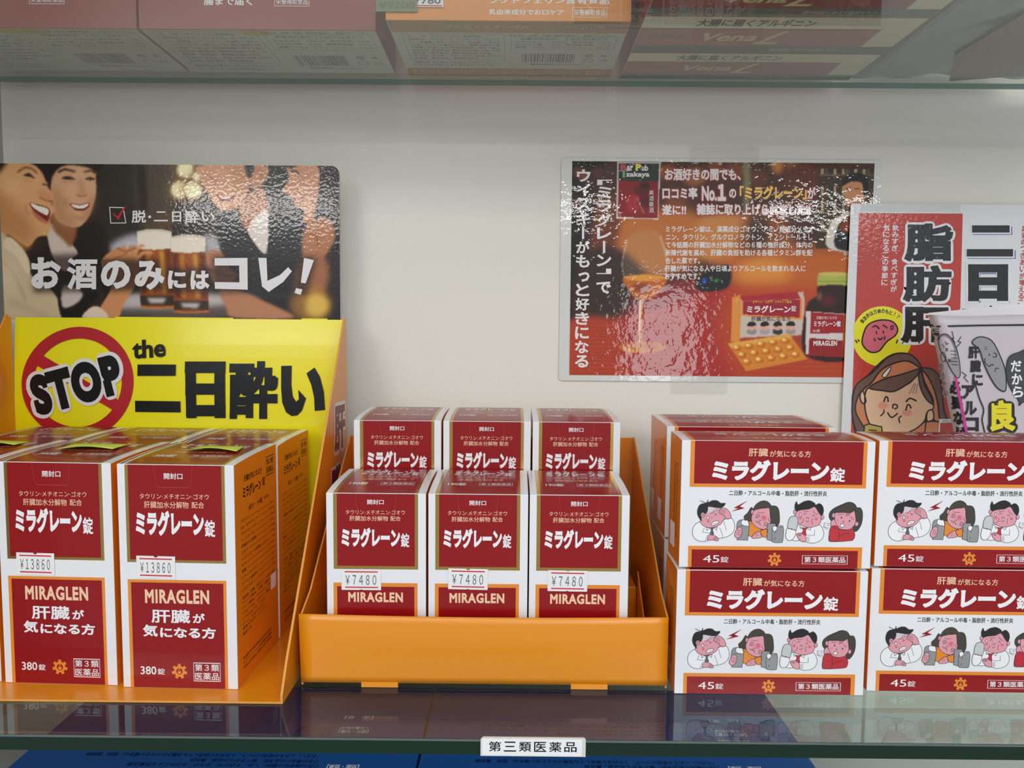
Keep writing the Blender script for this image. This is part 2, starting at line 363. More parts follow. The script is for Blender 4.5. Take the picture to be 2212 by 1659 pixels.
# ---- the tall boxes (380 and 190 tablets)
def tall_box(kind):
    if kind == 380: W, D, H, B = .0802, .0792, .1563, .0026
    else: W, D, H, B = .0698, .0700, .1331, .0036
    o = carton_body('medicine_box', W, D, H, B, [WHITE, ORSIDE])
    p = Print(frontfn(W, H)); ar = H/W
    if kind == 380:
        gl, gr, gb, rl, rr, rb = .067, .921, .567, .094, .893, .579
        p.rect(gl, gb, gr, .9978, GOLD, 0); p.rect(rl, rb, rr, .9978, RED, 1)
        p.text('開封口', .402, .936, .562, .963, WINK, 2, .012)
        p.stroke([(.313,.997),(.330,.93),(.345,.905),(.36,.9),(.61,.9),(.625,.905),(.635,.93),(.648,.997)], .0022, SCORE, 2)
        p.text('タウリン·メチオニン·ゴオウ', .19, .849, .784, .873, PEACH, 2)
        p.text('肝臓加水分解物', .226, .808, .608, .838, PEACH, 2, .006); p.text('配合', .635, .81, .742, .838, PEACH, 2, .006)
        p.text('ミラグレーン', .15, .685, .737, .798, WINK, 2, .058); p.text('錠', .742, .683, .832, .76, WINK, 2, .022)
        ol, orr, ot, l2, r2, t2 = .065, .917, .49, .094, .891, .477
        p.rect(ol, .002, orr, ot, ORANGE, 0); p.rect(l2, .002, r2, t2, RED, 1)
        p.text('MIRAGLEN', .212, .383, .768, .447, PEACH, 2, .04)
        p.text('肝臓', .262, .296, .60, .357, WINK, 2, .018); p.text('が', .622, .298, .727, .342, WINK, 2, .03)
        p.text('気', .184, .233, .314, .2875, WINK, 2, .03); p.text('になる方', .335, .228, .818, .279, WINK, 2, .035)
        p.text('380', .155, .061, .293, .098, WINK, 2, .012); p.text('錠', .305, .061, .367, .09, WINK, 2, .01)
        emblem(p, .495, .078, .034, ORANGE, RED, 2, H/W)
        p.stroke([(.62,.036),(.85,.036),(.85,.118),(.62,.118)], .0035, WINK, 2, True)
        p.text('第３類', .63, .081, .84, .113, WINK, 2, .008); p.text('医薬品', .63, .041, .84, .074, WINK, 2, .008)
    else:
        gl, gr, gb, rl, rr, rb = .071, .921, .594, .108, .888, .611
        p.rect(gl, gb, gr, .9978, GOLD, 0); p.rect(rl, rb, rr, .9978, RED, 1)
        p.text('開封口', .413, .941, .578, .967, WINK, 2, .012)
        p.stroke([(.292,.997),(.305,.93),(.32,.897),(.34,.889),(.65,.889),(.67,.897),(.69,.93),(.702,.997)], .0022, SCORE, 2)
        p.text('タウリン·メチオニン·ゴオウ', .195, .888, .79, .912, PEACH, 2)
        p.text('肝臓加水分解物', .234, .853, .62, .88, PEACH, 2, .006); p.text('配合', .645, .854, .748, .88, PEACH, 2, .006)
        p.text('ミラグレーン', .152, .711, .741, .818, WINK, 2, .058); p.text('錠', .748, .713, .834, .789, WINK, 2, .022)
        p.rect(.067, .002, .915, .52, ORANGE, 0); p.rect(.104, .002, .883, .50, RED, 1)
        p.text('MIRAGLEN', .215, .415, .768, .47, PEACH, 2, .04)
        p.text('肝臓', .262, .265, .60, .325, WINK, 2, .028); p.text('が', .622, .267, .727, .312, WINK, 2, .03)
        p.text('気になる方', .184, .195, .818, .25, WINK, 2, .03)
        p.text('190錠', .155, .061, .35, .098, WINK, 2, .02)
    p.build('front_label', o)
    t = Print(topfn(W, D, H, B), .00012)
    y0, y1 = .0006, D-.0006
    t.rect(gl*W, y0, gr*W, y1, GOLD, 0, nt=14); t.rect(rl*W, y0, rr*W, y1, RED, 1, nt=14)
    if kind == 380:
        t.rect(gl*W-.0034, y0, gl*W-.0022, y1, BLACK, 1, nt=14)
    t.text('ミラグレーン', .2*W, .66*D, .74*W, .90*D, WINK, 2, .035); t.text('錠', .755*W, .66*D, .835*W, .83*D, WINK, 2, .015)
    t.text('タウリン·メチオニン·ゴオウ', .26*W, .55*D, .76*W, .61*D, PEACH, 2, res=1)
    t.text('肝臓加水分解物 配合', .28*W, .43*D, .74*W, .50*D, PEACH, 2, res=1)
    t.text('%d錠' % kind, .17*W, .25*D, .36*W, .35*D, WINK, 2, .02)
    t.stroke([(.5*W,.25*D),(.84*W,.25*D),(.84*W,.35*D),(.5*W,.35*D)], .0003, WINK, 2, True)
    t.text('第３類医薬品', .515*W, .27*D, .825*W, .335*D, WINK, 2, .01)
    t.build('top_label', o)
    # right side panel with the list of ingredients
    q = Print(lambda s, tt, n: (W+n, s*D, tt*H)); K = BLACK
    q.text('肝臓が気になる方', .21, .905, .62, .935, K, 0, .012, res=2); q.text('ミラグレーン', .18, .83, .60, .885, K, 0, .04); q.text('錠', .63, .84, .70, .885, K, 0, .01)
    q.stroke([(.73,.88),(.93,.88),(.93,.97),(.73,.97)], .004, K, 0, True); q.text('第３類', .75,.93,.91,.96,K,0,.01,res=2); q.text('医薬品',.75,.89,.91,.92,K,0,.01,res=2)
    q.text('成分・分量', .3, .765, .62, .79, K, 0, .006, res=2); q.text('(6錠中)', .66, .77, .8, .788, K, 0, res=1)
    L = [('タウリン','90mg'),('DL−メチオニン','300mg'),('グルクロノラクトン','60mg'),('イノシトール','30mg'),('肝臓加水分解物','150mg'),('ゴオウ','1.9mg'),('トコフェロール酢酸エステル','3mg'),('ルチン','30mg'),('葉酸','1.3mg'),('シアノコバラミン','6μg'),('チアミン硝化物','30mg'),('リボフラビン','9mg')]
    for i, (a, b) in enumerate(L):
        z = .735-.0285*i; n = len(a)
        q.text(a, .13, z-.008, .13+.048*n, z+.008, K, 0, res=1); q.text(b, .93-.03*len(b), z-.006, .93, z+.007, K, 0, res=1)
        q.rect(.15+.048*n, z-.0008, .91-.03*len(b), z+.0008, K, 0)
    for i, a in enumerate(['添加物：乳糖、ポビドン、メタケイ酸','アルミン酸Mg、白糖、硫酸Ca、タルク','アリン酸Mg、カルメロースCa、ステ','アラビアゴム、ゼラチン、酸化チタン','ヒプロメロース、マクロ','ゴール、カルナウバロウ','黄色４号(タートラジン)、','黄色５号']):
        z = .385-.0235*i; q.text(a, .13, z-.008, .13+.046*len(a), z+.008, K, 0, res=1)
    q.rect(.80, .30, .94, .375, STICK, 2)
    for i, a in enumerate(['製造販売元東洋製薬化成株式会社','〒５３８ー００５３大阪市鶴見区鶴見','発売元日邦薬品工業株式会社東京都']):
        z = .11-.022*i; q.text(a, .13, z-.008, .8, z+.007, K, 0, res=1)
    q.build('side_label', o)
    return o, W, D, H

def copy_thing(o):
    c = o.copy(); COL.objects.link(c)
    for ch in list(o.children):
        k = ch.copy(); COL.objects.link(k); k.parent = c
        for g in list(ch.children):
            q = g.copy(); COL.objects.link(q); q.parent = k
    return c

def note(parent, pts, zoff, ink='¥9800', curl=.0022):
    """lime sticky note lying on the lid, its near edge lifting"""
    P = [Vector(p) for p in pts]; N = 8; V = []; Fs = []
    for j in range(5):
        for i in range(N+1):
            a = P[0].lerp(P[1], i/N); b = P[3].lerp(P[2], i/N); v = a.lerp(b, j/4)
            z = v.z+curl*math.sin(math.pi*i/N)*(1-j/4)**1.5+.0004; V.append((v.x, v.y, z))
    for j in range(4):
        for i in range(N): k = j*(N+1)+i; Fs.append((k, k+1, k+N+2, k+N+1))
    o = mesh_obj('sticky_note', V, Fs, [NOTE], parent=parent, smooth=True); o.matrix_parent_inverse = parent.matrix_world.inverted()
    m = o.modifiers.new('s', 'SOLIDIFY'); m.thickness = .00012
    return o

# ------------------------------------------------------------------ left display: tray, yellow back, photo card
XL, XR, YF, YB, TK = -.4575, -.1545, .4575, .6455, .0012
PF = atx(610, 1523, XR); 
root = bpy.data.objects.new('display_tray', None); COL.objects.link(root); root.location = ((XL+XR)/2, YF, 0)
tag(root, 'orange and yellow cardboard display tray with STOP sign back, at the left', 'display tray')
RL = tuple(root.location)
def attach(o, par=root): o.parent = par; o.location = Vector(o.location)-Vector(par.location); return o
base = box('base_panel', (XL, YF, .0002, XR, YB, .0016), [TRAY, TRAYIN], [0,0,1,1,1,1], loc=RL, bevel=0); attach(base)
def side_panel(x, dx, name='side_panel'):
    o = slab(name, [(x,YF,.0002),(x,YB,.0002),(x,YB,.2585),(x,YB-.006,.262),(x,YB-.012,.252),(x,YF+.012,.026),(x,YF,.006)], (dx,0,0), [TRAY, TRAYIN], loc=RL, fm_edge=1)
    return attach(o)
spR = side_panel(XR, .0016); spL = side_panel(XL, -.0016)
# outside lettering on the right side panel
sp = Print(lambda s, t, n: (XR+.0016+n-RL[0], s-RL[1], t), .0001)
ink = mat('maroon_outline_ink', (120,26,30), .3)
def spt(u, v): q = atx(u, v, XR+.0016); return q.y, q.z
for ch, (ua, va, ub, vb) in (('肝', (700,905,742,1000)), ('臓', (692,1010,742,1085)), ('に', (688,1060,722,1110))):
    ya, za = spt(ub, va); yb_, zb = spt(ua, vb)
    y0, y1 = .597, .643
for i, ch in enumerate('肝臓に'):
    zt = .188-.052*i
    sp.text(ch, .596-.012*i, zt-.046, .641-.012*i, zt, YWHITE, 0, .11); sp.text(ch, .599-.012*i, zt-.043, .638-.012*i, zt-.003, ink, 1, .05)
o = sp.build('side_lettering', root)
# yellow back panel
LEAN = lambda z: .62*max(0., z-.165)**2          # the board leans back towards its top
V = []; Fs = []; NZ = 22
for j in range(NZ+1):
    z = .0016+(.2597-.0016)*j/NZ
    for x, dy in ((XL, 0), (XR, 0), (XR, .0014), (XL, .0014)): V.append((x-RL[0], YB+LEAN(z)+dy-RL[1], z))
for j in range(NZ):
    for i in range(4): k = 4*j+i; k2 = 4*j+(i+1) % 4; Fs.append((k, k2, k2+4, k+4))
Fs += [(3,2,1,0), tuple(4*NZ+i for i in range(4))]
yp = mesh_obj('back_panel', V, Fs, [YEL, GREYBOARD], [0 if i % 4 == 0 else 1 for i in range(4*NZ)]+[1,1], root)
for xa, xb in ((-.366,-.258),(-.195,-.1715)):
    tb_ = box('top_tab', (xa, YB+LEAN(.26), .2590, xb, YB+LEAN(.26)+.0012, .2608), [YEL], loc=RL); attach(tb_)

C5 = lambda x, y: (0+x/2.9105, 660+y/2.9105)        # crop of the yellow panel
def yfn(s, t, n):
    u, v = C5(s, t); p = aty(u, v, YB); return (p.x-RL[0], p.y+LEAN(p.z)-n-RL[1], p.z)
yy = Print(yfn, base=.0007, step=.00022)
# no-entry ring with its bar, the sign
def ring(p, cx, cy, r1, r2, m, layer, n=60):
    P = [(cx+r*math.cos(2*math.pi*i/n), cy+r*math.sin(2*math.pi*i/n)) for r in (r1, r2) for i in range(n)]
    p.add(P, [(i, (i+1) % n, n+(i+1) % n, n+i) for i in range(n)], m, layer)
ring(yy, 487, 485, 352, 278, YRED, 0)
a = math.radians(30); c, s = math.cos(a), math.sin(a)
yy.add([(487+x*c-y*s, 485+x*s+y*c) for y in (-36,36) for x in range(-300,301,50)], [(k,k+1,k+14,k+13) for k in range(12)], YRED, .3)
yy.text('STOP', 172, 650, 792, 346, YWHITE, 1, .15, res=6, rot=-math.radians(15.5)); yy.text('STOP', 196, 628, 768, 368, YBLACK, 2, .07, res=6, rot=-math.radians(15.5))
yy.text('the', 825, 330, 1035, 212, YBLACK, 1, .035, rot=-math.radians(4))
yy.rect(862, 442, 1103, 371, YBLACK, 1); yy.poly([(851,598),(1136,602),(1138,671),(853,668)], YBLACK, 1)
for q in ((1160,352,1416,424),(1166,490,1410,560),(1172,625,1420,695)): yy.rect(q[0], q[3], q[2], q[1], YBLACK, 1.3)
for (x0_, x1_, x2_, x3_) in ((1160,1228,1174,1238),(1345,1412,1352,1421)):
    yy.add([((x0_+(x2_-x0_)*k/8., 352+355*k/8.) if i == 0 else (x1_+(x3_-x1_)*k/8., 352+355*k/8.)) for k in range(9) for i in (0,1)], [(2*k,2*k+1,2*k+3,2*k+2) for k in range(8)], YBLACK, 1)
yy.text('酔', 1440, 712, 1748, 350, YBLACK, 1, .045); yy.poly([(1766,380),(1832,378),(1832,500),(1842,572),(1862,604),(1880,590),(1876,530),(1925,584),(1900,660),(1870,690),(1835,694),(1800,670),(1776,610),(1768,520)], YBLACK, 1); yy.poly([(1926,426),(1976,390),(2012,450),(2036,540),(2045,655),(1980,662),(1976,580),(1958,500)], YBLACK, 1)
yy.build('printed_sign', yp)

# photo card: painted print on a fine grid, its own colours only
class Canvas:
    def __init__(s, x0, y0, x1, y1, step, bg=(30,25,22)):
        s.xs = np.arange(x0, x1+step*.5, step); s.ys = np.arange(y0, y1+step*.5, step); s.step = step
        s.X, s.Y = np.meshgrid(s.xs, s.ys); s.im = np.ones(s.X.shape+(3,))*np.array(bg, float)
    @classmethod
    def world(cls, x0, x1, z0, z1, nx, nz, y, ax, ay, sc, bg, warp=None):
        """grid laid out on the sheet itself; X, Y hold where each node sits in the reference crop"""
        s = cls.__new__(cls); gx, gz = np.meshgrid(np.linspace(x0, x1, nx), np.linspace(z1, z0, nz)); s.px = 1/ ((F/y)*(x1-x0)/nx*sc) 
        if warp: gx, gz = warp(gx, gz)
        s.W = np.stack([gx, np.full(gx.shape, y), gz], -1); d = s.W-np.array([0, 0, CH])
        a, b, c = d@np.array(AX), d@np.array(AU), d@np.array(AF); s.X = (1106+F*a/c-ax)*sc; s.Y = (829.5-F*b/c-ay)*sc
        s.im = np.ones(s.X.shape+(3,))*np.array(bg, float); return s
    def blur(s, m, sig):
        if sig <= 0: return m
        r = max(1, int(sig*2.5)); k = np.exp(-.5*(np.arange(-r, r+1)/sig)**2); k /= k.sum()
        for ax in (0, 1):
            pad = [(0,0),(0,0)]; pad[ax] = (r, r); q = np.pad(m, pad, mode='edge'); out = 0
            for i, w in enumerate(k):
                sl = [slice(None), slice(None)]; sl[ax] = slice(i, i+m.shape[ax]); out = out+w*q[tuple(sl)]
            m = out
        return m
    def comp(s, m, c, soft=.5, alpha=1.):
        m = s.blur(m.astype(float), soft)[..., None]*alpha; s.im = s.im*(1-m)+np.array(c, float)*m
    def poly(s, P, c, soft=.6, alpha=1., smooth=True):
        P = catmull(P, True, 5) if smooth else np.asarray(P, float)
        m = np.zeros(s.X.shape, bool); n = len(P)
        for i in range(n):
            x1, y1 = P[i]; x2, y2 = P[(i+1) % n]
            if y1 == y2: continue
            cnd = ((s.Y >= min(y1,y2)) & (s.Y < max(y1,y2)))
            m ^= cnd & (s.X < (x2-x1)*(s.Y-y1)/(y2-y1)+x1)
        s.comp(m, c, soft, alpha)
    def ell(s, cx, cy, rx, ry, c, soft=.6, alpha=1.): s.comp(((s.X-cx)/rx)**2+((s.Y-cy)/ry)**2 < 1, c, soft, alpha)
    def line(s, P, w, c, soft=.5, alpha=1., smooth=True):
        P = catmull(P, False, 4) if smooth else np.asarray(P, float); D = np.full(s.X.shape, 1e9)
        for a, b in zip(P[:-1], P[1:]):
            d = b-a; L = max(d@d, 1e-9); t = np.clip(((s.X-a[0])*d[0]+(s.Y-a[1])*d[1])/L, 0, 1)
            D = np.minimum(D, np.hypot(s.X-a[0]-t*d[0], s.Y-a[1]-t*d[1]))
        s.comp(D < w/2, c, soft, alpha)
    def build(s, name, fn, m, parent=None, keep=None):
        H, W = s.X.shape; n = H*W
        V = s.W.reshape(-1, 3) if fn is None else np.array([fn(x, y) for x, y in zip(s.X.ravel(), s.Y.ravel())])
        idx = np.arange(n).reshape(H, W); Fs = np.stack([idx[1:,:-1], idx[1:,1:], idx[:-1,1:], idx[:-1,:-1]], -1).reshape(-1,4)
        if keep is not None:
            ok = keep(s.X, s.Y); ok = (ok[1:,:-1] & ok[1:,1:] & ok[:-1,1:] & ok[:-1,:-1]).ravel(); Fs = Fs[ok]
        o = mesh_obj(name, V, Fs.tolist(), [m], parent=parent, smooth=True)
        me = o.data; ca = me.color_attributes.new('ink', 'FLOAT_COLOR', 'POINT')
        C = np.ones((n, 4)); C[:, :3] = lin(np.clip(s.im, 0, 255)).reshape(-1,3); ca.data.foreach_set('color', C.ravel())
        return o
def plane_map(ax, ay, sc, y):
    """crop pixel -> plane y, exact projective map evaluated by interpolation-free formula"""
    def f(x, yy_): p = aty(ax+x/sc, ay+yy_/sc, y); return (p.x, p.y, p.z)
    return f
PHOTO = mat('photo_print', vcol=True, rough=.3, coat=.8, coat_r=.07, bump=.2, bscale=330, bdist=.0005, bdetail=1, spec=.3)

YC = .6540
cz0, cz1 = .2585, .3985
card = slab('photo_card', [(-.4695,YC,.19),(-.1600,YC,.19),(-.1600,YC,.3895),(-.1608,YC,.3935),(-.1633,YC,.3965),(-.1673,YC,.3985),(-.4695,YC,.3985)], (0,.0015,0), [mat('card_white', (225,225,222), .5), GREYBOARD], loc=(-.313,YC,.19), fm_edge=1)
tag(card, 'glossy photo card of people toasting with beer mugs, above the yellow sign', 'poster')
def round_tr(gx, gz):
    cx_, cz_, r_ = -.1675, .3912, .0073; m_ = (gx > cx_) & (gz > cz_); dx, dz = gx-cx_, gz-cz_; R_ = np.maximum(np.hypot(dx, dz), 1e-9); k_ = np.where(m_ & (R_ > r_), r_/R_, 1.)
    return np.where(m_, cx_+dx*k_, gx), np.where(m_, cz_+dz*k_, gz)
cv = Canvas.world(-.4695, -.1602, .2575, .3985, 500, 226, YC-.0001, 0, 340, 2.9105, (26,21,20), round_tr)
def paint_card(c):
    P, E, L = c.poly, c.ell, c.line
    P([(600,0),(1500,0),(1500,520),(900,520),(640,600)], (52,44,38), 6); P([(860,20),(1090,20),(1090,420),(900,480)], (84,72,58), 5)
    P([(860,20),(905,20),(930,300),(880,330)], (46,36,30), 3); P([(700,540),(870,480),(880,640),(720,620)], (182,182,188), 4)
    P([(1290,480),(1420,560),(1420,820),(1300,700)], (186,184,186), 5); P([(740,880),(1420,830),(1480,1010),(700,1010)], (96,84,78), 6); P([(760,880),(900,850),(1420,860),(1400,930),(760,950)], (188,184,184), 4)
    P([(480,440),(640,420),(660,640),(480,620)], (34,26,22), 3)
    # lamps
    for x, y, r in ((1165,80,52),(1130,205,54),(1215,205,54),(1240,120,30)): E(x, y, r*1.5, r*1.5, (150,112,60), 5, .7); E(x, y, r, r, (252,238,190), 2)
    E(1040,400,60,40,(120,80,40),5,.6)
    # smiling man, second from the left
    P([(170,560),(290,500),(330,600),(420,700),(560,640),(520,520),(600,700),(640,1010),(120,1010)], (48,36,32), 2)
    P([(290,440),(340,420),(430,520),(490,600),(450,640),(410,720),(330,620)], (214,196,184), 1)
    P([(330,300),(480,420),(450,560),(400,520),(330,440)], (150,100,66), 2)
    P([(300,60),(420,34),(590,40),(603,130),(606,215),(588,300),(560,372),(520,424),(480,440),(420,430),(365,400),(335,340),(322,240),(305,160)], (214,166,128), 1)
    P([(320,200),(400,240),(430,330),(480,430),(400,425),(345,370)], (186,132,94), 6, .8); P([(540,330),(606,215),(588,320),(530,420)], (176,122,84), 5, .7)
    P([(250,20),(620,20),(604,96),(560,66),(450,48),(380,62),(330,120),(312,210),(296,150)], (34,24,20), 1.2)
    L([(366,92),(410,76),(470,90)], 12, (60,40,30), 1.1); L([(530,92),(570,84),(598,98)], 10, (60,40,30), 1.1)
    P([(388,132),(430,116),(474,138),(430,140)], (60,38,30), .8); P([(534,136),(568,124),(598,136),(568,144)], (60,38,30), .8); L([(392,150),(430,156),(466,148)], 6, (178,124,92), 1.4, .8)
    P([(486,140),(500,200),(478,232),(510,244),(540,236),(526,190),(516,140)], (196,144,104), 3); L([(480,234),(510,246),(544,236)], 6, (140,86,60), 1)
    P([(436,290),(500,298),(562,288),(548,322),(510,336),(470,328)], (120,52,44), .8); P([(446,294),(500,302),(556,292),(540,314),(505,322),(468,314)], (240,232,222), .5)
    L([(420,300),(410,280),(425,262)], 6, (160,106,76), 2); L([(470,372),(510,384),(545,370)], 6, (166,112,80), 2)
    # laughing woman at the left
    P([(-30,480),(60,500),(150,590),(205,520),(120,420),(-30,420)], (150,96,56), 2)
    P([(-30,30),(170,30),(240,60),(292,130),(302,180),(336,240),(334,276),(322,290),(344,330),(318,372),(316,420),(300,488),(236,502),(170,560),(60,486),(-30,470)], (222,168,118), 1)
    P([(-30,200),(60,240),(160,360),(220,480),(160,560),(60,486),(-30,470)], (188,132,82), 8, .85)
    P([(150,30),(260,30),(304,50),(306,120),(296,160),(262,90),(214,46)], (44,24,22), 1.2); P([(-30,20),(40,30),(20,60),(-30,120)], (40,24,20), 3)
    L([(112,92),(150,66),(198,70),(230,98)], 9, (104,66,46), 1.3); P([(148,114),(184,100),(222,136),(186,122)], (52,30,26), .8); L([(150,136),(186,146),(212,154)], 7, (188,132,92), 1.6, .8); L([(270,170),(300,176),(316,200)], 8, (60,34,28), 1)
    P([(236,206),(290,214),(334,246),(332,276),(290,270),(250,250)], (212,152,104), 3); L([(250,250),(290,272),(330,276)], 6, (140,82,54), 1)
    P([(186,288),(236,296),(300,318),(314,350),(300,404),(262,380),(214,340)], (130,44,34), .8); P([(192,288),(236,302),(300,324),(300,362),(268,352),(218,322)], (242,234,222), .5)
    P([(200,330),(250,372),(300,404),(292,416),(240,392),(206,352)], (196,110,92), 1); L([(170,290),(160,320),(180,360)], 6, (170,112,72), 2)
    P([(-30,478),(40,494),(130,560),(182,640),(200,740),(330,840),(388,1010),(40,1010),(-30,700)], (206,186,152), 1)
    P([(60,500),(150,590),(190,690),(170,730),(100,620),(20,560)], (226,208,176), 1); L([(0,640),(90,740),(160,900)], 10, (170,148,116), 2); L([(60,900),(200,960),(300,1000)], 14, (176,154,122), 4)
    P([(370,850),(480,840),(620,860),(560,940),(500,1010),(392,1010)], (20,16,18), 1); P([(400,800),(520,850),(480,920),(392,940)], (206,190,186), 1.5)
    E(70,190,60,50,(236,188,142),8,.7); E(120,300,50,36,(232,170,128),8,.7); E(220,150,30,40,(232,180,136),5,.6); L([(330,372),(318,400),(322,430)], 10, (190,128,84), 3)
    E(450,210,46,50,(226,182,146),8,.7); E(420,340,26,30,(222,176,138),6,.6); E(500,100,60,26,(228,186,150),6,.6); E(570,180,14,40,(224,178,142),4,.6)
    P([(20,600),(90,640),(120,760),(60,860),(-10,820)], (222,206,176), 10, .6)
    # clasped hands and forearm
    P([(620,960),(700,810),(650,720),(642,640),(730,572),(820,556),(880,560),(950,610),(940,700),(880,760),(826,850),(770,940),(740,1010),(610,1010)], (206,146,100), 1)
    P([(660,700),(760,640),(860,660),(830,780),(740,800)], (180,116,76), 4, .7); L([(740,572),(790,590),(850,570)], 8, (150,92,60), 1); L([(650,650),(720,640),(800,600)], 7, (160,100,66), 1)
    L([(700,800),(690,720),(720,700)], 7, (150,90,60), 1.5); P([(520,1010),(560,950),(620,938),(680,1010)], (226,206,186), 1)
    # mugs
    for x0, x1, yt, yf, yb in ((862,1078,452,574,944), (1072,1292,486,594,974)):
        w = x1-x0
        P([(x0,yf),(x1,yf+4),(x1+22,yb),(x0+26,yb)], (150,78,24), .8, 1, False)
        for k, cc in ((.12,(96,42,14)),(.3,(206,140,44)),(.5,(176,96,24)),(.68,(220,170,60)),(.88,(110,48,16))): P([(x0+w*(k-.07)+4,yf+8),(x0+w*(k+.07)+4,yf+8),(x0+w*(k+.07)+22,yb-90),(x0+w*(k-.07)+22,yb-90)], cc, 2.2, .85, False)
        P([(x0+18,yb-74),(x1+16,yb-72),(x1+20,yb-14),(x0+24,yb-16)], (52,40,36), 1, .9, False); P([(x0+60,yb-62),(x1-30,yb-60),(x1-50,yb-26),(x0+80,yb-28)], (214,210,206), 2, .9, False)
        L([(x0+24,yb-6),(x0+120,yb+2),(x1+18,yb-6)], 10, (196,120,60), .8)
        P([(x0,yt+14),(x0+w*.3,yt),(x0+w*.7,yt),(x1,yt+14),(x1,yf),(x0+w*.5,yf+8),(x0,yf)], (238,226,210), .8, 1, False); L([(x0+4,yt+18),(x0+w*.5,yt+6),(x1-4,yt+18)], 8, (206,190,170), 1)
    L([(862,540),(806,540),(800,570)], 14, (200,196,196), 1); L([(860,640),(900,600),(950,600)], 24, (214,156,112), 1.5); L([(850,600),(880,560),(900,556)], 20, (214,156,112), 1.5)
    # man at the right, face cut by the card edge
    P([(1360,360),(1500,400),(1560,520),(1670,600),(1760,330),(1910,400),(1905,640),(1860,860),(1600,880),(1420,820),(1390,600)], (46,44,46), 2)
    P([(1500,300),(1640,180),(1690,300),(1680,380),(1560,470)], (176,122,88), 2); P([(1560,440),(1680,330),(1676,600),(1600,540)], (226,214,206), 1)
    P([(1252,50),(1580,50),(1574,150),(1540,250),(1490,318),(1400,336),(1350,300),(1300,220),(1256,130)], (208,154,116), 1.2)
    P([(1440,60),(1570,60),(1560,180),(1500,290),(1420,330),(1480,200)], (184,128,90), 6, .7)
    L([(1300,110),(1350,150),(1340,180)], 8, (150,96,70), 1.5); P([(1366,236),(1420,250),(1474,236),(1450,270),(1400,274)], (150,60,52), 1); P([(1376,240),(1420,252),(1466,240),(1440,258),(1400,260)], (236,226,216), .6)
    P([(1560,56),(1680,56),(1682,120),(1640,180),(1590,190),(1566,130)], (196,140,104), 1.2); L([(1610,80),(1650,90),(1630,140)], 8, (150,96,70), 1.5); P([(1540,30),(1600,30),(1580,120),(1556,120)], (40,30,26), 1.5)
    # woman in profile at the right edge
    P([(1960,20),(2200,20),(2200,900),(2080,880),(2040,640),(2100,480),(2000,330),(1984,160)], (40,30,30), 3)
    P([(1812,50),(1990,50),(2008,160),(1990,290),(1964,410),(1900,404),(1912,340),(1860,310),(1838,262),(1776,214),(1790,180),(1814,130)], (196,142,108), 1)
    L([(1830,90),(1860,86),(1880,106)], 9, (40,26,24), 1); L([(1846,262),(1880,266),(1900,250)], 8, (150,60,56), 1); P([(1800,40),(1880,40),(1830,70)], (40,30,26), 1.5)
    P([(1920,430),(2060,380),(2110,500),(2030,640),(1960,700),(1900,620)], (182,124,86), 2); P([(1900,640),(2040,620),(2070,760),(2010,900),(1900,900),(1850,800)], (164,106,70), 4); L([(1940,470),(1990,500),(2000,560)], 7, (130,80,56), 1.5)
    P([(1380,830),(1520,840),(1660,900),(1850,1010),(1480,1010),(1420,940)], (186,130,96), 2); P([(1296,600),(1390,596),(1440,690),(1490,740),(1440,810),(1340,780)], (188,128,92), 2)
    L([(1310,700),(1400,740),(1480,740)], 8, (130,78,54), 1.5); L([(1330,640),(1400,660),(1440,700)], 7, (130,78,54), 1.5)
    E(1960,930,130,120,(176,130,46),6,.8); E(1990,930,80,72,(232,196,92),4,.85); E(1870,920,60,60,(150,110,50),5,.6)
    # dark halo printed round the headline
    for q in (((210,620),(620,600),(640,840),(210,850)), ((630,640),(1000,640),(1040,840),(640,840)), ((1040,700),(1330,690),(1330,850),(1050,850)), ((1340,620),(1570,620),(1580,850),(1340,850)), ((1640,620),(1850,650),(1830,850),(1640,850)), ((1880,620),(1990,630),(1930,870),(1850,860))):
        P(q, (24,16,14), 4, .62, False)
paint_card(cv)
cv.im = np.clip((cv.im-120)*1.12+118, 0, 255)
fm4 = plane_map(0, 340, 2.9105, YC-.0001)
def keep_card(X, Y):
    # rounded corner at the top right
    dx = X-(2120-34+(Y-60)*.024); dy = (60+34)-Y
    return ~((dx > 0) & (dy > 0) & (dx*dx+dy*dy > 36*36)) & (X < 2120+(Y-60)*.024) & (Y > 36+X*.0142)
pc = cv.build('photo_print', None, PHOTO); pc.parent = card; pc.location = -Vector(card.location)
def cfn(s, t, n): p = fm4(s, t); return (p[0]-card.location.x, p[1]-n-card.location.y, p[2]-card.location.z)
ct = Print(cfn, step=.0001)
ct.stroke([(690,314),(775,316),(792,412),(697,413)], 5, YWHITE, 1, True)
ct.poly([(702,352),(722,356),(742,372),(768,330),(803,294),(772,345),(745,396),(728,372)], mat('tick_red', (196,32,40), .3), 2)
ct.text('脱', 828, 412, 920, 332, YWHITE, 1, .02); ct.ell(942, 374, 9, 9, YWHITE, 1)
ct.rect(985, 348, 1040, 340, YWHITE, 1); ct.rect(968, 402, 1056, 393, YWHITE, 1)
ct.text('日', 1082, 406, 1140, 340, YWHITE, 1, .02); ct.text('酔', 1165, 414, 1250, 336, YWHITE, 1, .02); ct.text('い', 1268, 402, 1350, 346, YWHITE, 1, .02)
B = .05
ct.text('お', 195, 826, 385, 628, YWHITE, 1, B); ct.text('酒', 420, 830, 612, 632, YWHITE, 1, .035); ct.text('の', 634, 828, 822, 648, YWHITE, 1, B); ct.text('み', 846, 834, 1036, 648, YWHITE, 1, B)
ct.text('に', 1056, 826, 1172, 712, YWHITE, 1, B); ct.text('は', 1198, 830, 1318, 712, YWHITE, 1, B)
